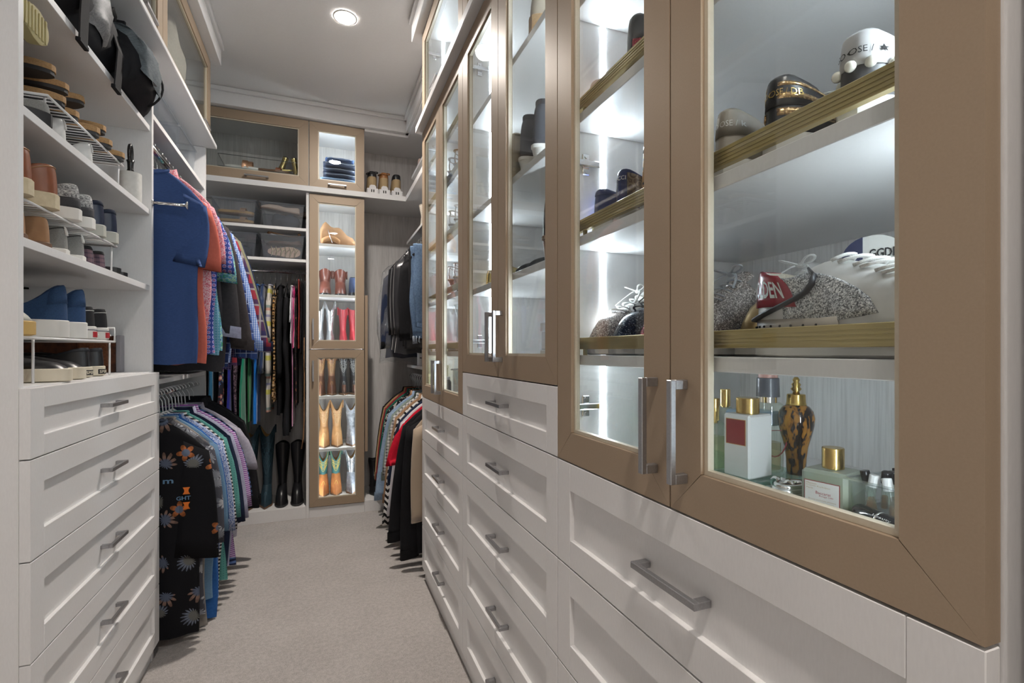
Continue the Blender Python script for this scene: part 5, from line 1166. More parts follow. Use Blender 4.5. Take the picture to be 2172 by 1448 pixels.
# ---------------- left, upper rail
zu_, zl_ = 2.04, 1.015
LH = hanger('slim metal hanger on the upper left rail', 'slim metal hangers on the upper left rail', CHROME, .17, .0022)
first = {'u': 1, 'l': 1, 'b': 1, 'r': 1, 'q': 1}
def hang(proto, key, x, y, z, rz=0, g=None):
    g = g[0] if isinstance(g, tuple) else g; kind = {'u': 'metal', 'l': 'white', 'b': 'black', 'r': 'black', 'q': 'white'}[key]
    lab = ' '.join(('%s hanger of the %s' % (kind, g['label'])).split()[:16])
    if first[key]: first[key] = 0; place(proto, (x, y, z), rz); proto['label'] = lab
    else: dup(proto, (x, y, z), rz, lab)
def room(y, rail):
    global YM
    YM = .0255; near_ = [abs(q-y) for q in rail if abs(q-y) > 1e-6]
    if near_: YM = min(YM, min(near_)*.475)
LUY = (2.372, 2.425, 2.475, 2.528, 2.58, 2.63, 2.69, 2.755, 2.82, 2.88, 2.93, 2.985, 3.06, 3.125, 3.19)
LLY = (2.372, 2.425, 2.47, 2.512, 2.552, 2.6, 2.648, 2.698, 2.752, 2.806, 2.862, 2.92, 2.985, 3.075, 3.165)
BKX = (-.86, -.78, -.71, -.65, -.6, -.555, -.512, -.47, -.438, -.395, -.35, -.314, -.278, -.236, -.205, -.195, -.185, -.171, -.153, -.138, -.124, -.112)
RUY = (3.8, 3.7, 3.62, 3.55, 3.47, 3.4, 3.34, 3.27, 3.2, 3.12, 3.03, 2.95)
RLY = (3.86, 3.79, 3.72, 3.65, 3.58, 3.5, 3.42, 3.34, 3.26, 3.18, 3.09, 3.02, 2.95, 2.88, 2.8, 2.735, 2.66)
def LU(y, *a, **k): room(y, LUY); r = garment(*a, pos=(ROD_LX, y, zu_), **k); hang(LH, 'u', ROD_LX, y, zu_, 0, r); return r
MEDR = medallion('blue_medallion_print', (.035, .06, .26), (.42, .38, .62), (.55, .20, .24), .021); PINKF = blotch('pink_white_floral', ((0, (.50, .13, .17)), (.47, (.62, .45, .48)), (.56, (.50, .13, .17))), 130)
TEALF = blotch('teal_micro_print', ((0, (.02, .10, .15)), (.45, (.18, .36, .40)), (.55, (.02, .10, .15))), 240); GREENF = blotch('green_blue_print', ((0, (.05, .28, .12)), (.42, (.10, .25, .40)), (.52, (.30, .50, .35)), (.62, (.05, .12, .3))), 50)
LTEAL = medallion('pale_teal_print', (.06, .20, .28), (.25, .42, .45), (.10, .16, .35), .012)
BPLD = plaid('blue_plaid', (.035, .07, .22), [('X', .05, .35, (.012, .02, .07), .8), ('Z', .05, .35, (.012, .02, .07), .8), ('X', .05, .06, (.45, .5, .62), .8), ('Z', .05, .06, (.45, .5, .62), .8), ('X', .025, .08, (.15, .22, .45), .6)])
GING = check('blue_gingham', (.58, .62, .72), (.20, .30, .55), (.05, .12, .38), .009); FLAN = plaid('red_navy_plaid', (.22, .022, .035), [('X', .085, .42, (.02, .022, .07), .85), ('Z', .085, .42, (.02, .022, .07), .85), ('X', .085, .12, (.30, .28, .28), .7), ('Z', .085, .12, (.30, .28, .28), .7)])
PPLD = plaid('purple_small_check', (.03, .025, .08), [('X', .012, .2, (.16, .12, .22), .8), ('Z', .012, .2, (.16, .12, .22), .8)])
gb_, fT = LU(2.372, 'tee_shirt', 'heather blue V-neck T-shirt at the front of the upper left rail', 'shirt', heather('heather_blue', (.028, .055, .155), (.045, .085, .215)), t=.026, L=.78, w=.203, hem=.84, seed=3, wav=.55, splay=-.03, slw=.074, slen=.27)
LU(2.425, 'polo_shirt', 'coral pink T-shirt directly behind the heather blue T-shirt', 'shirt', plain('coral_cotton', (.50, .12, .085), k=.9), t=.022, L=.78, w=.210, seed=4, splay=.015, slw=.074, slen=.28, hem=.90)
LU(2.475, 'camp_shirt', 'pink and white floral short-sleeved shirt behind the coral T-shirt', 'shirt', PINKF, t=.02, L=.76, w=.212, seed=5, splay=.022, slw=.074, slen=.26, collar='c', hem=.93, drop=.088)
LU(2.528, 'camp_shirt', 'blue shirt with small pink medallion print and short sleeves', 'shirt', MEDR, t=.022, L=.74, w=.220, seed=6, splay=.04, slw=.074, slen=.27, collar='c')
LU(2.580, 'button_shirt', 'shirt with pale teal ring print behind the medallion print shirt', 'shirt', LTEAL, t=.02, L=.74, w=.215, seed=7, splay=.02, slen=.25, collar='c')
LU(2.630, 'camp_shirt', 'green and blue leaf print short-sleeved shirt on the upper left rail', 'shirt', GREENF, t=.02, L=.72, w=.215, seed=8, splay=.03, slen=.30)
LU(2.690, 'blazer', 'charcoal blazer with lavender lining showing at its front edge', 'jacket', CHRC, t=.026, L=.82, w=.22, seed=9, sl='l', slen=.56, splay=.06, collar='c', cuff=LAV)
LU(2.755, 'blazer', 'grey brown jacket with puckered sleeve behind the charcoal blazer', 'jacket', GBRN, t=.028, L=.80, w=.225, seed=10, sl='l', slen=.62, splay=.10, collar='c')
LU(2.820, 'button_shirt', 'dark blue plaid long-sleeved shirt on the upper left rail', 'shirt', BPLD, t=.024, L=.80, w=.222, seed=11, sl='l', slen=.66, splay=.11, collar='c')
LU(2.880, 'button_shirt', 'blue gingham long-sleeved shirt next to the dark blue plaid one', 'shirt', GING, t=.022, L=.78, w=.225, seed=12, sl='l', slen=.62, splay=.125, collar='c')
LU(2.930, 'button_shirt', 'dark purple fine check shirt partly hidden by the gingham shirt', 'shirt', PPLD, t=.02, L=.82, w=.21, seed=13, sl='l', slen=.66, splay=.06, collar='c')
LU(2.985, 'flannel_shirt', 'red and navy plaid flannel shirt with broad cuffs', 'shirt', FLAN, t=.026, L=.80, w=.225, seed=14, sl='l', slen=.63, splay=.15, collar='c')
LU(3.060, 'jacket', 'olive khaki jacket behind the plaid flannel shirt', 'jacket', plain('olive_khaki', (.20, .19, .12)), t=.026, L=.76, w=.235, seed=15, sl='l', slen=.60, splay=.13, collar='c')
LU(3.125, 'jacket', 'navy jacket beside the olive khaki jacket', 'jacket', NAVW, t=.026, L=.80, w=.235, seed=16, sl='l', slen=.62, splay=.14, collar='c')
LU(3.190, 'jacket', 'black jacket at the far end of the upper left rail', 'jacket', BLKW, t=.026, L=.80, w=.23, seed=17, sl='l', slen=.62, splay=.08, collar='c')
# ---------------- left, lower rail
LW = hanger('white plastic hanger on the lower left rail', 'white plastic hangers on the lower left rail', PAINT, .17, .0035)
def LL(y, *a, **k): room(y, LLY); k = {**dict(t=.021, w=.218, slen=.40, L=.80, drop=.10, slw=.078), **k}; k['splay'] = .004+(y-2.372)*.09; r = garment(*a, pos=(ROD_LX, y, zl_), **k); hang(LW, 'l', ROD_LX, y, zl_, 0, r); return r
sq = lambda c, s: medallion(c, *s)
g1, fF = LL(2.372, 'camp_shirt', 'black shirt with orange flowers and blue-grey palm fronds nearest the drawers', 'shirt', FLOR, t=.026, L=.87, seed=21, wav=.45, w=.212, slen=.46, slw=.082, hem=.84, neck=.07)
def on_front(f, x, z, o=.004):
    v = lerp(.10, 1, max(0, min(1, (-.10-.115-z)/(.87-.115)))); p = f(-pi/2, v); w_ = f(0, v).x; a = -math.acos(max(-.99, min(.99, x/max(w_, .01)))); q = f(a, v); return Vector((q.x, q.y-o, q.z))
LBL = M('pale_blue_print', (.10, .20, .32), .7); ORP = M('orange_print', (.65, .15, .01), .7)
lettering('m', lambda a, b: on_front(fF, .062+.036*a, -.345+.016*b), LBL, g1, True); lettering('GHT', planar((.110, -.0315, -.415), (.05, 0, 0), (0, 0, .016)), LBL, g1, True)
for z_ in (-.452, -.392): part('orange_motif', MB().rings([[Vector((.145+.013*(1-.45*sin(pi*k/6))*s_, -.0312, z_+.028*k/6)) for s_ in (-1, 1)] for k in range(7)], False, False, False), ORP, g1)
gp, fp_ = LL(2.425, 'camp_shirt', 'grey palm leaf print shirt under clear film behind the black floral shirt', 'shirt', PALM, seed=22, w=.222, slen=.42, splay=.06, L=.83, hem=.86)
mb = MB().rings([[Vector((p.x*1.03+.004*sin(i*2.1+v*20), p.y*1.25+.004*sin(i*3+v*17), p.z)) for i, p in enumerate([fp_(2*pi*j/20, v) for j in range(20)])] for v in [i/12 for i in range(7)]], False, False); part('film', mb, FILM, gp, True)
LL(2.470, 'button_shirt', 'plain warm grey shirt hanging lower than its neighbours', 'shirt', plain('warm_grey_cotton', (.26, .24, .22)), seed=23, w=.21, slen=.36, L=.90, hem=.92)
LL(2.512, 'tee_shirt', 'steel blue T-shirt on the lower left rail', 'shirt', STEEL, seed=24, slen=.40, L=.80)
LL(2.552, 'tee_shirt', 'bright blue T-shirt beside the steel blue T-shirt', 'shirt', BBLUE, seed=25, slen=.36, L=.90, w=.21, hem=1.02)
LL(2.600, 'camp_shirt', 'blue and white micro print shirt on the lower left rail', 'shirt', blotch('blue_white_micro', ((0, (.06, .12, .34)), (.47, (.55, .60, .70)), (.58, (.06, .12, .34))), 210), seed=26, L=.84, slen=.43, w=.225, splay=.07)
LL(2.648, 'tee_shirt', 'black and white striped T-shirt on the lower left rail', 'shirt', hstripe('black_white_stripe', (.02, .02, .025), (.58, .57, .55), .017), seed=27, L=.84, w=.22, slen=.44, splay=.07)
LL(2.698, 'polo_shirt', 'seafoam green dotted shirt beside the striped T-shirt', 'shirt', medallion('seafoam_dots', (.10, .30, .27), (.10, .30, .27), (.03, .10, .12), .011), seed=28, L=.80, w=.225, slen=.40)
LL(2.752, 'polo_shirt', 'dark navy polo shirt between the seafoam and pale lavender shirts', 'shirt', NAVW, seed=29, L=.82, w=.232, splay=.075, slen=.44, collar='c')
LL(2.806, 'polo_shirt', 'pale lavender shirt beside the dark navy polo shirt', 'shirt', LAV, seed=30, L=.78, w=.235, splay=.08, slen=.44, collar='c')
LL(2.862, 'polo_shirt', 'purple and white fine striped polo shirt', 'shirt', hstripe('purple_white_stripe', (.24, .06, .30), (.52, .46, .56), .010), seed=31, L=.76, w=.238, splay=.085, slen=.40, collar='c')
LL(2.920, 'polo_shirt', 'navy shirt with blue stripes behind the purple striped polo', 'shirt', hstripe('navy_blue_stripe', (.012, .018, .05), (.09, .15, .32), .024), seed=32, L=.82, w=.23, slen=.36)
LL(2.985, 'button_shirt', 'lilac grey button shirt with stiff collar on the lower left rail', 'shirt', LILG, seed=33, L=.70, w=.245, splay=.06, slen=.24, collar='c', plack=LILG)
LL(3.075, 'jacket', 'black quilted jacket near the far end of the lower left rail', 'jacket', BLKV, seed=34, L=.66, w=.25, t=.035, sl='l', slen=.5, splay=.06, collar='c', drop=.075)
LL(3.165, 'jacket', 'black coat at the far end of the lower left rail', 'jacket', BLKW, seed=35, L=.70, w=.24, t=.035, sl='l', slen=.5, splay=.06, collar='c', drop=.08)
# ---------------- back rail (dresses seen edge-on)
BH = hanger('black velvet hanger on the back wall rail', 'black velvet hangers on the back wall rail', BLKF, .13, .003)
Q = -pi/2
def BK(x, fn, *a, **k):
    global YM
    room(x, BKX); YM = k.pop('ym', YM); r = fn(*a, pos=(x, ROD_BY, ROD_BZ), rz=Q, **k); hang(BH, 'b', x, ROD_BY, ROD_BZ, Q, r); return r
LEOP = cloth('leopard_cloth', lambda t: t.ramp(t.math('ADD', vor2(t, 55)[0].outputs[0], t.math('MULTIPLY', t.noise(t.V, 60), .25)), (.40, (.015, .010, .007)), (.52, (.40, .21, .07)), (.75, (.52, .42, .30)), interp='CONSTANT'))
YEL = cloth('yellow_white_stripes', lambda t: t.ramp(t.math('FRACT', t.math('MULTIPLY', t.Z, 4.2)), (0, (.52, .49, .44)), (.28, (.50, .47, .12)), (.42, (.50, .48, .46)), (.55, (.26, .26, .38)), (.62, (.52, .50, .46)), (.74, (.50, .28, .22)), (.82, (.22, .28, .26)), (.90, (.52, .49, .45)), interp='CONSTANT'))
SAT = lambda n, c: M(n, c, .32, spec=.5, Sheen_Weight=.3)
BLUS = SAT('bright_blue_satin', (.0, .17, .62)); NAVS = SAT('navy_satin', (.01, .03, .10)); GRNS = SAT('green_satin', (.0, .22, .12)); RLEA = leather('brick_red_leather', (.26, .035, .025), .3)
BK(-.86, strappy, 'dress', 'long black dress furthest left on the back wall rail', 'dress', BLKW, L=1.15, t=.026, seed=41)
BK(-.78, strappy, 'dress', 'black evening dress second from the left on the back rail', 'dress', BLKV, L=1.3, t=.028, seed=42)
BK(-.71, strappy, 'dress', 'teal blue satin dress with knotted waist on the back rail', 'dress', SAT('teal_blue_satin', (.01, .12, .24)), L=.98, t=.022, seed=43)
BK(-.65, strappy, 'dress', 'long multicolour print dress low behind the left shirts', 'dress', TROP, L=1.42, t=.022, seed=44)
BK(-.60, strappy, 'dress', 'long royal blue dress beside the multicolour print dress', 'dress', SAT('royal_blue_satin', (.008, .012, .24)), L=1.30, t=.02, seed=45)
BK(-.555, strappy, 'dress', 'long mauve and black print dress next to the green satin dress', 'dress', blotch('mauve_black_print', ((0, (.02, .015, .02)), (.48, (.20, .13, .17)), (.60, (.03, .02, .03))), 60), L=1.40, t=.022, seed=46)
BK(-.512, strappy, 'dress', 'emerald green satin dress between dark dresses on the back rail', 'dress', GRNS, L=.98, t=.022, seed=47, w=.16)
BK(-.470, strappy, 'dress', 'narrow long grass green dress behind the emerald one', 'dress', SAT('grass_green_satin', (.01, .16, .04)), L=.88, t=.016, seed=48, w=.12)
BK(-.438, garment, 'blouse', 'bright blue satin blouse with puffed sleeve on the back rail', 'blouse', BLUS, ym=.021, L=.98, t=.026, seed=49, sl='l', slen=.42, w=.175, neck=.06, splay=.03)
BK(-.395, garment, 'blouse', 'navy satin blouse with puffed sleeve beside the bright blue one', 'blouse', NAVS, ym=.022, L=.60, t=.026, seed=50, sl='l', slen=.52, w=.175, splay=.04)
BK(-.35, garment, 'dress', 'dress with yellow, white and violet stripes on the back rail', 'dress', YEL, ym=.019, L=.90, t=.028, seed=51, sl='l', slen=.54, w=.175, hem=1.0, splay=.04)
BK(-.314, strappy, 'dress', 'sequinned leopard print dress on the back rail', 'dress', LEOP, ym=.0145, L=.74, t=.022, seed=52, w=.18)
BK(-.278, garment, 'dress', 'black chiffon dress with long sleeves beside the leopard print', 'dress', BLKW, ym=.019, L=.92, t=.034, seed=53, sl='l', slen=.55, w=.175, splay=.03)
BK(-.236, strappy, 'dress', 'black tiered lace dress near the middle of the back rail', 'dress', BLKV, ym=.022, L=.98, t=.036, seed=54, w=.18, tiers=4)
BK(-.205, garment, 'blouse', 'short white and grey top with puffed sleeve on the back rail', 'blouse', WCOT, L=.42, t=.016, seed=55, sl='s', slen=.16, w=.185)
BK(-.195, strappy, 'dress', 'pink dress with a pale lining trailing below the black dresses', 'dress', SAT('candy_pink', (.55, .20, .38)), L=.92, t=.013, seed=56, w=.18, hem=1.05)
BK(-.185, strappy, 'top', 'hot pink top peeking between the pink dress and dark print dress', 'top', SAT('hot_pink', (.62, .01, .16)), L=.36, t=.013, seed=57, w=.18)
BK(-.171, strappy, 'dress', 'black dress with small rust flowers on the back rail', 'dress', blotch('black_rust_print', ((0, (.012, .010, .012)), (.60, (.26, .10, .06)), (.68, (.012, .01, .012))), 45), L=.78, t=.016, seed=58, w=.18)
BK(-.153, folded, 'skirt', 'brick red leather skirt hanging on the back rail', 'skirt', RLEA, L=.50, t=.014, w=.18, seed=59, drop=.08)
BK(-.138, folded, 'trousers', 'black leather trousers beside the red leather skirt', 'trousers', BLK, L=.52, t=.012, w=.18, seed=60, drop=.09)
BK(-.124, folded, 'skirt', 'long black pleated skirt next to the boot cabinet', 'skirt', BLKW, L=.86, t=.018, w=.18, seed=61, drop=.10)
BK(-.112, folded, 'trousers', 'black leather skirt with pleats touching the boot cabinet side', 'skirt', BLK, L=.62, t=.012, w=.185, seed=62, drop=.09)
# ---------------- right, upper rail
RHG = hanger('black velvet hanger on the upper right rail', 'black velvet hangers on the upper right rail', BLKF, .16, .0045)
zr_, zq_ = 1.985, 1.01
def RU(y, fn, *a, **k): room(y, RUY); r = fn(*a, pos=(ROD_RX, y, zr_), **k); hang(RHG, 'r', ROD_RX, y, zr_, 0, r); return r
DEN = mottled('blue_denim', (.06, .11, .20), (.11, .18, .28), 120, .85); DENF = plain('pale_denim_thread', (.42, .47, .54)); DEND = mottled('dark_denim', (.02, .045, .11), (.03, .06, .15), 120, .85)
st_, fS = RU(3.80, garment, 'suit', 'dark navy suit jacket in a clear dry cleaning bag', 'suit', NAVW, L=.72, t=.035, seed=71, sl='l', slen=.55, w=.225, splay=.02, collar='c', cuff=BLKW)
mb = MB(); rr = random.Random(9)
rows = [-.06, -.11, -.15, -.2, -.3, -.42, -.54, -.64, -.73, -.81, -.865]; rs = []
for k, z in enumerate(rows):
    ww = [.05, .10, .19, .245, .262, .268, .272, .274, .270, .262, .258][k]
    rs.append([Vector((ww*cos(a)+.010*sin(a*5+k*1.3), (.030+.010*min(1, k/4))*sin(a)*(1+.2*sin(a*7+k*2.1)), z+.012*sin(a*4+k) if k > 8 else z+.006*sin(a*6+k))) for a in [2*pi*i/40 for i in range(40)]])
part('film', mb.rings(rs, True, False), FILM, st_, True)
for k, (y, nm, l, m_, kw) in enumerate(((3.70, 'jacket', 'black jacket beside the bagged navy suit', BLKV, dict(L=.70, w=.20)), (3.62, 'blouse', 'black silk blouse third from the corner on the upper right rail', SAT('black_silk', (.010, .010, .013)), dict(L=.72, w=.19)),
        (3.55, 'blouse', 'black long-sleeved top fourth from the corner on the upper right rail', BLKW, dict(L=.68, w=.185)), (3.47, 'blouse', 'black glossy blouse in the middle of the upper right rail', bpy.data.materials['black_silk'], dict(L=.74, w=.19)))):
    RU(y, garment, nm, l, 'jacket' if nm == 'jacket' else 'blouse', m_, t=.03, seed=80+k, sl='l', slen=.5, splay=.0, collar='c', drop=.06, **kw)
RU(3.40, folded, 'trousers', 'black trousers folded over a hanger next to the black blouses', 'trousers', BLKW, L=.60, t=.02, w=.15, seed=84); RU(3.34, folded, 'trousers', 'black satin trousers between two other black pairs', 'trousers', bpy.data.materials['black_silk'], L=.62, t=.02, w=.16, seed=85)
RU(3.27, folded, 'trousers', 'black leather trousers just behind the distressed jeans', 'trousers', BLK, L=.62, t=.022, w=.16, seed=86); RU(3.20, garment, 'blouse', 'black velvet top just behind the distressed jeans', 'blouse', BLKV, L=.55, t=.024, w=.19, sl='l', slen=.5, splay=.0, seed=87)
RU(3.12, folded, 'trousers', 'black ribbed trousers touching the distressed jeans', 'trousers', BLKV, L=.56, t=.02, w=.16, seed=88); RU(3.03, folded, 'jeans', 'distressed blue jeans with frayed white hem nearest the display cabinet', 'jeans', DEN, L=.56, t=.024, w=.165, seed=89, fray=DENF)
RU(2.95, folded, 'jeans', 'faded blue jeans hidden behind the frame of the far display cabinet', 'jeans', DEN, L=.50, t=.024, w=.16, seed=90)
# ---------------- right, lower rail
RLH = hanger('white plastic hanger on the lower right rail', 'white plastic hangers on the lower right rail', PAINT, .17, .0038)
def RL(y, *a, **k): room(y, RLY); k = {**dict(t=.026, w=.225, splay=.06, sl='l', slen=.50, L=.62, drop=.10, collar='c'), **k}; r = garment(*a, pos=(ROD_RX, y, zq_), **k); hang(RLH, 'q', ROD_RX, y, zq_, 0, r); return r
WNV = blotch('black_white_squiggle', ((0, (.012, .012, .014)), (.54, (.58, .56, .52)), (.60, (.012, .012, .014))), 38); ZIG = cloth('black_white_zigzag', lambda t: t.mix(t.math('LESS_THAN', t.math('FRACT', t.math('ADD', t.math('MULTIPLY', t.Z, 26), t.math('PINGPONG', t.math('MULTIPLY', t.X, 26), .5))), .5), (.62, .60, .58), (.012, .012, .014)))
for k, (y, nm, l, c, m_, kw) in enumerate((
    (3.86, 'coat', 'black coat at the corner end of the lower right rail', 'coat', BLKW, dict(slen=.62, L=.7)),
    (3.79, 'jacket', 'tan corduroy jacket second from the corner on the lower right rail', 'jacket', hstripe('tan_corduroy', (.34, .22, .10), (.22, .13, .055), .006, .5, 'X'), dict(slen=.55, L=.62)),
    (3.72, 'blouse', 'dark red blouse beside the tan corduroy jacket', 'blouse', plain('dark_red', (.20, .012, .02)), dict(slen=.54)),
    (3.65, 'blouse', 'bottle green blouse beside the dark red one', 'blouse', plain('bottle_green', (.01, .11, .075)), dict(slen=.53)),
    (3.58, 'blouse', 'black blouse with white squiggle print', 'blouse', WNV, dict(slen=.38, splay=.04)),
    (3.50, 'jacket', 'tan leather jacket with upright collar on the lower right rail', 'jacket', leather('tan_leather_hide', (.27, .13, .05), .45), dict(w=.17, slen=.4, splay=.02)),
    (3.42, 'denim_jacket', 'light blue denim shirt with turned back cuff', 'jacket', mottled('light_denim', (.20, .29, .42), (.28, .37, .49), 90, .85), dict(slen=.60, splay=.085, w=.235)),
    (3.34, 'cardigan', 'sage green cardigan beside the denim shirt', 'cardigan', plain('sage_green', (.26, .32, .28)), dict(slen=.45)),
    (3.26, 'blouse', 'white blouse with black checks on the lower right rail', 'blouse', check('white_black_check', (.6, .58, .56), (.3, .3, .3), (.05, .05, .06), .02, .35), dict(slen=.40)),
    (3.18, 'cardigan', 'camel cardigan with a long sleeve on the lower right rail', 'cardigan', plain('camel_knit', (.36, .22, .13)), dict(slen=.55, splay=.07)),
    (3.09, 'jacket', 'black and white zigzag coat hanging almost to the floor', 'coat', ZIG, dict(slen=.66, splay=.08, L=.75)),
    (3.02, 'blouse', 'dark navy blouse behind the white silk one', 'blouse', NAVW, dict(slen=.4)),
    (2.95, 'blouse', 'white silk blouse between navy and bright red garments', 'blouse', SAT('white_silk', (.56, .54, .57)), dict(slen=.56, splay=.07)),
    (2.88, 'blouse', 'bright red top showing a narrow shoulder', 'top', plain('bright_red', (.55, .008, .03)), dict(slen=.25, sl='s')))):
    RL(y, nm, l, c, m_, seed=100+k, **kw)
RL(2.80, 'jacket', 'long black velvet jacket near the front of the lower right rail', 'jacket', BLKV, seed=120, t=.036, w=.235, L=.72, slen=.66, splay=.075)
bb, fB = RL(2.735, 'jacket', 'black bomber jacket with ribbed hem hanging lowest on the right', 'jacket', BLKW, seed=121, t=.04, w=.225, L=.82, slen=.74, splay=.03)
RL(2.66, 'puffer_jacket', 'shiny beige puffer jacket at the front end of the lower right rail', 'vest', SAT('beige_satin', (.42, .33, .24)), seed=122, t=.020, w=.20, L=.60, sl='l', slen=.52, splay=.01, neck=.07)
# ------------------------------------------------------------------ storage bins and what they hold
def bin_(label, x0, x1, y0, y1, z, h, tap=.018):
    b = thing('storage_bin', label, 'bin', ((x0+x1)/2, (y0+y1)/2, z)); z += .0004; k = .003
    def ring(zz, o, i=0): return [(x0+o+i, y0+o+i, zz), (x1-o-i, y0+o+i, zz), (x1-o-i, y1-o-i, zz), (x0+o+i, y1-o-i, zz)]
    part('tub', MB().rings([ring(z, tap), ring(z+h, 0), ring(z+h, 0, k), ring(z+k, tap, k)]), BIN, b)
    part('rim', MB().tube([Vector(p) for p in ring(z+h, -.002)], .005, 8, True), BIN, b, True); return b
def lump(name, label, cat, c, r, mat, seed=1, n=16, m=10, amp=.18):
    """crumpled soft heap"""
    rr = random.Random(seed); ph = [rr.uniform(0, 6) for _ in range(6)]; rs = []
    for k in range(m+1):
        a = -pi/2+pi*k/m; q = max(cos(a), .03)**.6; ring = []
        for i in range(n):
            b = 2*pi*i/n; d = 1+amp*(.5*sin(3*b+ph[0]+2*a)+.35*sin(5*b+ph[1]-3*a)+.3*sin(7*a+ph[2]))*q
            ring.append((c[0]+r[0]*q*cos(b)*d, c[1]+r[1]*q*sin(b)*d, c[2]+r[2]*(1+sin(a))*(1 if sin(a) < 0 else d)))
        rs.append(ring)
    t = thing(name, label, cat, (c[0], c[1], c[2])); part('cloth', MB().rings(rs), mat, t, True); return t
bin_('clear plastic bin on the upper shelf, left of the two, holding flat sandals', -.70, -.425, 3.865, 4.2, 2.0832, .168)
bin_('clear plastic bin on the upper shelf, right of the two, heaped with dark shoes', -.40, -.116, 3.865, 4.2, 2.0832, .165)
bin_('clear plastic bin on the lower shelf, left of the two, holding dark shoes', -.70, -.422, 3.865, 4.2, 1.8592, .162)
bin_('clear plastic bin on the lower shelf, right of the two, with tan laced sandal', -.40, -.116, 3.865, 4.2, 1.8592, .165)
DKS = plain('slate_suede', (.035, .042, .055))
tf = sandal('flat tan sandal lying in the upper left clear bin', LINT, LEASOLE, TAN, .22, .075, straps=((.04, .05),)); put(tf, -.56, 3.96, 2.10, 0); dup(tf, (-.55, 4.07, 2.10), .1, 'second flat tan sandal deeper in the upper left clear bin'); dup(tf, (-.56, 3.95, 2.160), .05, 'flat tan sandal stacked on another in the upper left clear bin')
lump('shoe_heap', 'slate suede shoe lying in the upper right clear bin', 'shoe', (-.25, 4.02, 2.09), (.095, .11, .055), DKS, 3)
bs = slipon('beige suede flat lying across the top of the upper right clear bin', Last(L=.26, W=.085, sole=.008, hc=.05, hm=.035, ht=.045, xt=.15), leather('beige_suede_flat', (.42, .33, .26), .8), LEASOLE, CREAM, 'ballet_flat'); put(bs, -.28, 3.97, 2.212, pi, -.1); dup(bs, (-.20, 4.07, 2.205), pi-.1, 'second beige suede flat behind the first in the upper right clear bin')
lump('shoe_heap', 'dark navy shoe lying in the lower left clear bin', 'shoe', (-.56, 4.0, 1.868), (.10, .11, .045), DKS, 5)
# tan gladiator sandal standing on edge against the front of the lower right bin
ga = thing('gladiator_sandal', 'tan gladiator sandal with gold laces pressed against the front of its bin', 'shoe', (-.25, 3.915, 1.868))
LG = Last(L=.215, W=.085); part('footbed', MB().prism([(-.25+LG.B(2*pi*i/26).x, 3.906, 1.913+LG.B(2*pi*i/26).y) for i in range(26)], (0, .010, 0)), leather('nude_leather', (.50, .34, .24), .5), ga)
mb = MB()
for i in range(6): x = -.335+.030*i; mb.tube([(x, 3.902, 1.88), (x+.012, 3.898, 1.915), (x, 3.902, 1.948)], .0035, 6); mb.tube([(x, 3.900, 1.90), (x+.028, 3.897, 1.935)], .0028, 6)
part('gold_lace', mb, M('gold_lace_leather', (.60, .50, .32), .3, .5), ga, True)
sd = slipon('tan flat shoe lying above the gladiator sandal in the lower right bin', Last(L=.235, W=.07, sole=.008, hc=.04, hm=.03, ht=.035, xt=.15), leather('nude_leather_flat', (.42, .25, .19), .5), LEASOLE, CREAM, 'ballet_flat'); put(sd, -.255, 4.0, 1.975, pi)
rp_ = thing('rope_handle', 'knotted tan leather cord lying over the rim of the lower right bin', 'cord', (-.25, 3.93, 2.03)); part('cord', MB().tube([(-.345, 3.90, 2.037), (-.335, 3.895, 2.045), (-.28, 3.90, 2.036), (-.22, 3.92, 2.030), (-.16, 3.91, 2.034), (-.15, 3.905, 2.045)], .006, 8), TAN, rp_, True)
for i, x in enumerate((-.348, -.150)): part('knot', MB().sphere((x, 3.903, 2.043), (.013, .012, .011), 10, 6), TAN, rp_, True)
for y0, y1, l in ((2.55, 2.85, 'clear plastic box above the left hanging bay, nearer the backpack'), (2.885, 3.21, 'clear plastic box above the left hanging bay, further from the backpack')): bin_(l, -1.0, -.655, y0, y1, 2.1392, .175, .012)
# ------------------------------------------------------------------ backpack on the top left shelf
bk = thing('backpack', 'black and grey backpack lying on the top left shelf with straps hanging over its edge', 'backpack', (-.72, 1.95, 2.0724)); BNY = plain('black_nylon', (.012, .012, .014), .7); GNY = heather('grey_heather_nylon', (.07, .085, .095), (.16, .18, .19)); STR = plain('strap_webbing', (.022, .021, .022), .75)
def blob(y0, y1, prof, mat, nm, cx=-.74, rx=.14, n=22, cz=2.073, off=0, a0=0, a1=2*pi, tap=None):
    rs = []; m = len(prof)-1
    for k, h in enumerate(prof):
        y = lerp(y0, y1, k/m); w = rx*(h/max(prof))**.5; ring = []
        for i in range(n):
            a = lerp(a0, a1, i/n if a1-a0 > 6 else i/(n-1)); ca, sa = cos(a), sin(a)
            x = cx+(w+off)*(abs(ca)**.75)*(1 if ca > 0 else -1)*(1+.04*sin(k*1.9+i)); z = cz+h/2+(h/2+off)*(abs(sa)**.8)*(1 if sa > 0 else -1); ring.append((x, y+.01*sin(i*1.1+k), z))
        rs.append(ring)
    return part(nm, MB().rings(rs, True, True, a1-a0 > 6), mat, bk, True)
blob(1.43, 2.02, [.05, .17, .22, .245, .25, .24, .22, .20], BNY, 'main_compartment')
blob(1.96, 2.275, [.15, .20, .225, .225, .21, .17, .10, .03], BNY, 'end_pocket', rx=.15, cx=-.70)
blob(1.99, 2.17, [.212, .222, .226, .222, .205], GNY, 'grey_panel', off=.006, a0=-.35, a1=1.5, rx=.150, cx=-.70)
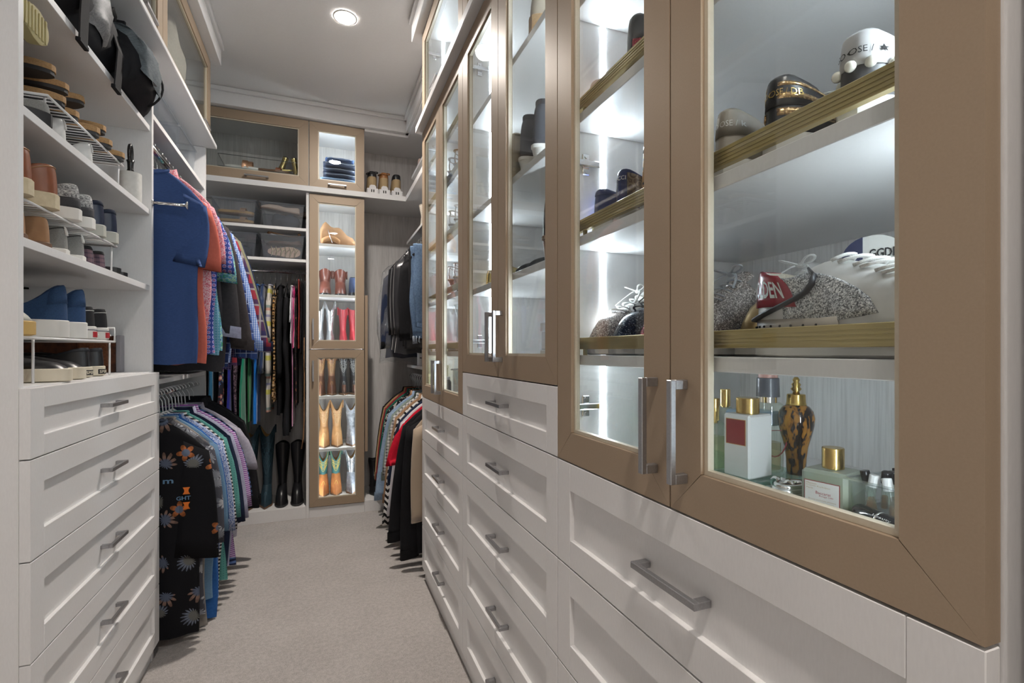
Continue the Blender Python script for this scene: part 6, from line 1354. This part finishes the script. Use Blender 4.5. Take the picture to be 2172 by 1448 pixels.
blob(1.70, 1.86, [.10, .16, .175, .16, .10], mottled('silver_mesh_pocket', (.20, .19, .19), (.10, .10, .10), 200, .5), 'mesh_pocket', cx=-.70, rx=.105, cz=2.115, off=.012, a0=-.7, a1=1.1)
part('piping', MB().tube([(-.70+.152*cos(a), 2.175, 2.073+.10+.108*sin(a)) for a in [-.8+2.6*i/14 for i in range(15)]], .004, 6), STR, bk, True)
def webbing(nm, pts, w=.02): 
    rs = [[Vector(p)+Vector((0, -w, 0)), Vector(p)+Vector((.004, -w, .001)), Vector(p)+Vector((.004, w, .001)), Vector(p)+Vector((0, w, 0))] for p in pts]; return part(nm, MB().rings(rs), STR, bk)
webbing('strap', [(-.66, 1.66, 2.32), (-.608, 1.665, 2.24), (-.600, 1.668, 2.16), (-.604, 1.67, 2.08), (-.606, 1.672, 2.035)], .024); webbing('strap', [(-.68, 1.93, 2.25), (-.618, 1.925, 2.21), (-.600, 1.92, 2.15), (-.603, 1.915, 2.08), (-.606, 1.912, 2.03)], .024)
part('strap_end', bx((-.612, 1.645, 2.028), (-.600, 1.70, 2.040), .002), BNY, bk); part('strap_end', bx((-.612, 1.885, 2.022), (-.600, 1.938, 2.035), .002), BNY, bk)
part('carry_handle', MB().tube([(-.66, 1.93, 2.255), (-.63, 1.95, 2.30), (-.64, 2.0, 2.305), (-.66, 2.03, 2.26)], .012, 8, flat=.4), STR, bk, True); part('side_buckle', bx((-.66, 2.02, 2.285), (-.615, 2.11, 2.312), .004), BNY, bk)
part('shoulder_strap', MB().tube([(-.68, 1.50, 2.30), (-.63, 1.6, 2.345), (-.62, 1.72, 2.34), (-.62, 1.82, 2.30), (-.65, 1.90, 2.25)], .022, 8, flat=.45), BNY, bk, True)
# white cloth bag behind the left wall-cabinet glass
wb = lump('cloth_bag', 'cream cloth bag slumped behind the glass of the left wall cabinet', 'bag', (-.74, 2.86, 2.4024), (.10, .17, .21), plain('cream_cloth', (.62, .57, .50)), 8, 20, 14, .12)
part('drawstring', MB().tube([(-.655, 2.79, 2.68), (-.645, 2.86, 2.66), (-.655, 2.94, 2.68), (-.648, 2.90, 2.62)], .004, 6), WLACE, wb, True)
# ------------------------------------------------------------------ jeans, gold sandals and espadrilles along the back
JE = [mottled('faded_denim', (.14, .20, .28), (.20, .26, .34), 120, .85), DEND, DEN, mottled('ink_denim', (.012, .018, .04), (.02, .028, .055), 120, .85), bpy.data.materials['ink_denim'], bpy.data.materials['ink_denim'], DEND]
z = 2.3845; WORD = ('palest, at the bottom', 'dark blue, second from the bottom', 'mid blue, third from the bottom', 'ink blue, fourth from the bottom', 'ink blue, third from the top', 'ink blue, second from the top', 'dark blue, on the top')
for i, m_ in enumerate(JE):
    h = (.034, .038, .034, .040, .040, .038, .034)[i]; x0, x1 = (-.005, .235) if i < 3 else ((.015, .24) if i < 6 else (.03, .225))
    j = thing('folded_jeans', 'folded jeans, %s of the stack in the small wall cabinet' % WORD[i], 'jeans', (.107, 4.0, z)); rr = random.Random(i+3)
    rs = []; hh = h/2
    for k in range(13):
        x = lerp(x0, x1, k/12); b = min(1, .55+min(k, 12-k)*.25); ring = []
        for a in range(16):
            q = 2*pi*a/16; cy, cz = cos(q), sin(q); d = .008*sin(k*1.3+i*2)+.005*sin(k*2.9+a)
            ring.append((x+.005*sin(a*1.7+i), 4.02-.125*(abs(cy)**.45)*(1 if cy > 0 else -1)*(1+d*2)+(.01*sin(i*2.1)), z+hh+hh*(abs(cz)**.75)*(1 if cz > 0 else -1)*(b if cz > 0 else 1)*.98))
        rs.append(ring)
    part('fold', MB().rings(rs), m_, j, True); part('seam', MB().tube([(lerp(x0+.01, x1-.01, k/8), 3.892+.01*sin(i*2.1), z+hh+.003*sin(k+i)) for k in range(9)], .0012, 5), DENF, j, True)
    z += h+.0006
az = 2.3825
ar = thing('acrylic_tray', 'thin clear acrylic tray holding sandals in the wide wall cabinet', 'tray', (-.39, 4.0, az))
part('floor', bx((-.66, 3.875, az+.088), (-.14, 4.18, az+.091)), CLEARP, ar); part('side', bx((-.664, 3.875, az), (-.6605, 4.18, az+.17)), CLEARP, ar); part('side', bx((-.1395, 3.875, az), (-.136, 4.18, az+.17)), CLEARP, ar)
part('rim', MB().tube([(-.66, 3.875, az+.171), (-.14, 3.875, az+.171), (-.14, 4.18, az+.171), (-.66, 4.18, az+.171)], .0022, 6, True), M('dark_rim', (.06, .06, .06), .3), ar)  # rim of the clear tray drawn as an even dark grey line
ak = az+.0915
pf = sandal('flat white soled sandal with copper strap lying in the wide wall cabinet', WHT, RUBW, M('copper_strap', (.50, .27, .16), .3, .6), .24, .085, straps=((.03, .07), (.0, .075))); put(pf, -.51, 3.95, ak, .1)
put(sandal('dark brown flat sandal between the white sandal and the gold platforms', LEASOLE, RUBD, BRN, .22, .08, straps=((.03, .05),)), -.325, 3.95, ak, .05)
GP = M('gold_platform_leather', (.60, .47, .20), .22, .85)
def block_sandal(label, x, y, z, rx, ry, rz):
    t = thing('platform_sandal', label, 'shoe', (0, 0, 0))
    part('heel', MB().lathe([(.020, .0), (.021, .004), (.019, .05), (.023, .098), (.0235, .10)], (0, 0, 0), 16), GP, t, .8); part('heel_tip', MB().lathe([(.0195, -.004), (.0195, -.0002)], (0, 0, 0), 16), BLK, t)
    part('footbed', MB().rings([[(-.02+.0+.10*u, sg*w, .102+dz-.05*u) for sg, dz in ((-1, 0), (1, 0), (1, .012), (-1, .012))] for u, w in ((0, .020), (.4, .026), (1.0, .030), (1.5, .034), (1.9, .022))]), GP, t, .7)
    for u, h in ((.0, .05), (1.3, .035)): part('strap', MB().tube([(-.005+.09*u, .030*cos(q)*1.05, .108-.045*u+h*sin(q)) for q in [pi*i/10 for i in range(11)]], .007, 6, flat=.35), GP, t, True)
    t.location = (x, y, z); t.rotation_euler = (rx, ry, rz); return t
block_sandal('gold block heel sandal tipped heel up in the wide wall cabinet, higher one', -.245, 4.01, az+.245, pi+.25, .3, .3)
block_sandal('gold block heel sandal tipped heel up in the wide wall cabinet, lower one', -.19, 3.93, az+.218, pi+.2, -.25, .2)
JUTE = cloth('jute_wedge', lambda t: t.mix(stripes(t, t.Z, .006, .55), (.38, .27, .14), (.48, .36, .21)))
def wedge(label, up, bow=True, wrap=None):
    la = Last(L=.21, W=.098, prof=[(0, .80), (.2, .82), (.4, .74), (.7, .95), (1, .8)], sole=.012, hc=.052, hm=.03, ht=.05, xt=.1, heel=.082, cw=.8); t = thing('espadrille', label, 'shoe', (0, 0, 0))
    def ring(k):
        r = []
        for i in range(30): b = la.B(2*pi*i/30); r.append((b.x, b.y, (la.sole+la.lift(b.x))*k))
        return r
    part('wedge', MB().rings([ring(0), ring(.5), ring(1)]), JUTE, t, 1.0); part('upper', la.upper(), up, t, 1.0); part('lining', la.lining(), LINT, t, True)
    if bow: part('ankle_tie', MB().tube([(-.070+.036*cos(q), .040*sin(q), .122+.030*max(0, cos(q+.6))) for q in [2*pi*i/20 for i in range(20)]], .008, 6, True, flat=.35), up, t, True); part('heel_tab', la.patch(-.5, .5, .3, .99, .002, 8, 3), up, t, True)
    else: part('toe_cap', la.patch(pi-.9, pi+.9, .02, .6, .0012, 12, 4), up, t, True)
    return t
def stacker(x, label):
    s_ = thing('shoe_stacker', label, 'shoe rack', (x, 3.94, 2.3825)); z = 2.3826; w = .0425
    o = [(-w, 0), (w, 0), (w, .045), (w*.55, .050), (w*.5, .068), (w*.3, .078), (-w*.3, .078), (-w*.5, .068), (-w*.55, .050), (-w, .045)]
    for sg, (a, b) in ((-1, (-.016, -.004)), (1, (.004, .016))): pass
    mb = MB(); xs = [-w, -.012, -.004, .004, .012, w]
    # front plate with two little openings
    def col(a, b, z0, z1): mb.box((x+a, 3.876, z+z0), (x+b, 3.880, z+z1))
    col(-w, w, 0, .024); col(-w, -.012, .024, .044); col(-.004, .004, .024, .044); col(.012, w, .024, .044)
    mb.prism([(x-w, 3.876, z+.044), (x+w, 3.876, z+.044), (x+w, 3.876, z+.048), (x+w*.62, 3.876, z+.05), (x+w*.56, 3.876, z+.068), (x+w*.32, 3.876, z+.078), (x-w*.32, 3.876, z+.078), (x-w*.56, 3.876, z+.068), (x-w*.62, 3.876, z+.05), (x-w, 3.876, z+.048)], (0, .004, 0))
    part('front_plate', mb, PAINT, s_); part('base_plate', bx((x-w, 3.8805, z), (x+w, 4.12, z+.004)), PAINT, s_)
    mb = MB()
    for sg in (-1, 1):
        for k in range(5): mb.box((x+sg*w, 3.884+.045*k, z+.0045), (x+sg*(w-.003), 3.914+.045*k, z+.048))
    part('slotted_side', mb, PAINT, s_); part('deck', bx((x-w+.0035, 3.882, z+.050), (x+w-.0035, 4.12, z+.054)), PAINT, s_)
    mb = MB()
    for sg in (-1, 1):
        for k in range(5): mb.box((x+sg*(w-.004)-.002, 3.8752, z+.006+.008*k), (x+sg*(w-.004)+.002, 3.8759, z+.010+.008*k))
    part('punched_slot', mb, GRYC, s_)['kind'] = 'stuff'
for i, (x, l, m_, la_) in enumerate(((.362, 'white house-shaped shoe stacker with two tiny openings, left of three', BLK, 'espadrille wedge with black straps standing on the left white stacker'), (.450, 'white house-shaped shoe stacker with two tiny openings, middle of three', leather('cognac_leather', (.36, .15, .045), .45), 'espadrille wedge with cognac ankle tie on the middle white stacker'), (.545, 'white house-shaped shoe stacker with two tiny openings, right of three', BLK, 'espadrille wedge with glossy black toe up on the right white stacker'))):
    stacker(x, l); e = wedge(la_, m_, i < 2); put(e, x, 4.0, 2.4372, pi/2)
ec = sandal('tan and black sandal at the corner of the long back shelf', LINT, LEASOLE, BLK, .22, .08, straps=((.03, .06), (-.03, .065))); put(ec, .72, 3.93, 2.3828, pi-.3)
put(slipon('blush shoe standing at the edge of the highest right corner shelf', Last(L=.22, W=.08, sole=.012, hc=.075, hm=.05, ht=.06), leather('blush_suede', (.48, .34, .29), .7), LEASOLE, CREAM, 'ballet_flat'), .765, 3.62, 2.5315, 0)
cr = thing('cream_vase', 'cream woven holder standing on the shelf above the black clothes', 'basket', (.70, 3.50, 2.0735)); part('body', MB().lathe([(.045, 2.0737), (.05, 2.08), (.042, 2.16), (.055, 2.23), (.05, 2.232), (.038, 2.16), (.04, 2.085)], (.70, 3.50, 0), 20), cloth('woven_cream', lambda t: t.mix(stripes(t, t.Z, .012, .5), (.52, .46, .38), (.60, .55, .47))), cr, True)
part('rim', MB().tube([(.70+.053*cos(q), 3.50+.053*sin(q), 2.231) for q in [2*pi*i/20 for i in range(20)]], .004, 6, True), CREAM, cr, True)
wl = thing('shoe_box', 'white shoe box with a dark printed label on the lower right corner shelf', 'box', (.72, 3.5, 1.0975)); part('body', bx((.655, 3.36, 1.0975), (.86, 3.64, 1.185), .001), PAINT, wl); part('lid', bx((.652, 3.357, 1.1855), (.863, 3.643, 1.215), .001), PAINT, wl); part('label_text', bx((.6545, 3.46, 1.150), (.6549, 3.54, 1.157)), BLKC, wl)
kb = boot('black ankle boot on the base of the corner unit, left one', CB(L=.26, W=.085), BLK, BLK, RUBD, BLKF, .26, .048, .042, dip=.01, pulls=False, name='ankle_boot'); boots(kb, (.39, 4.05, .0855, FRONT), (.49, 4.05, .0855, FRONT), 'black ankle boot on the base of the corner unit, right one')
ws = thing('leather_strap', 'long tan leather strap with a curved end hanging beside the boot cabinet', 'strap', (-.112, 3.86, 1.2)); part('band', MB().tube([(-.1165, 3.862, 1.30), (-.116, 3.862, 1.0), (-.117, 3.862, .72), (-.122, 3.862, .58), (-.135, 3.864, .50)], .008, 8, flat=.6), TAN, ws, True); part('hanging_loop', MB().tube([(-.1165, 3.862, 1.30), (-.1165, 3.90, 1.50), (-.1165, 4.03, 1.775)], .003, 6), TAN, ws, True)
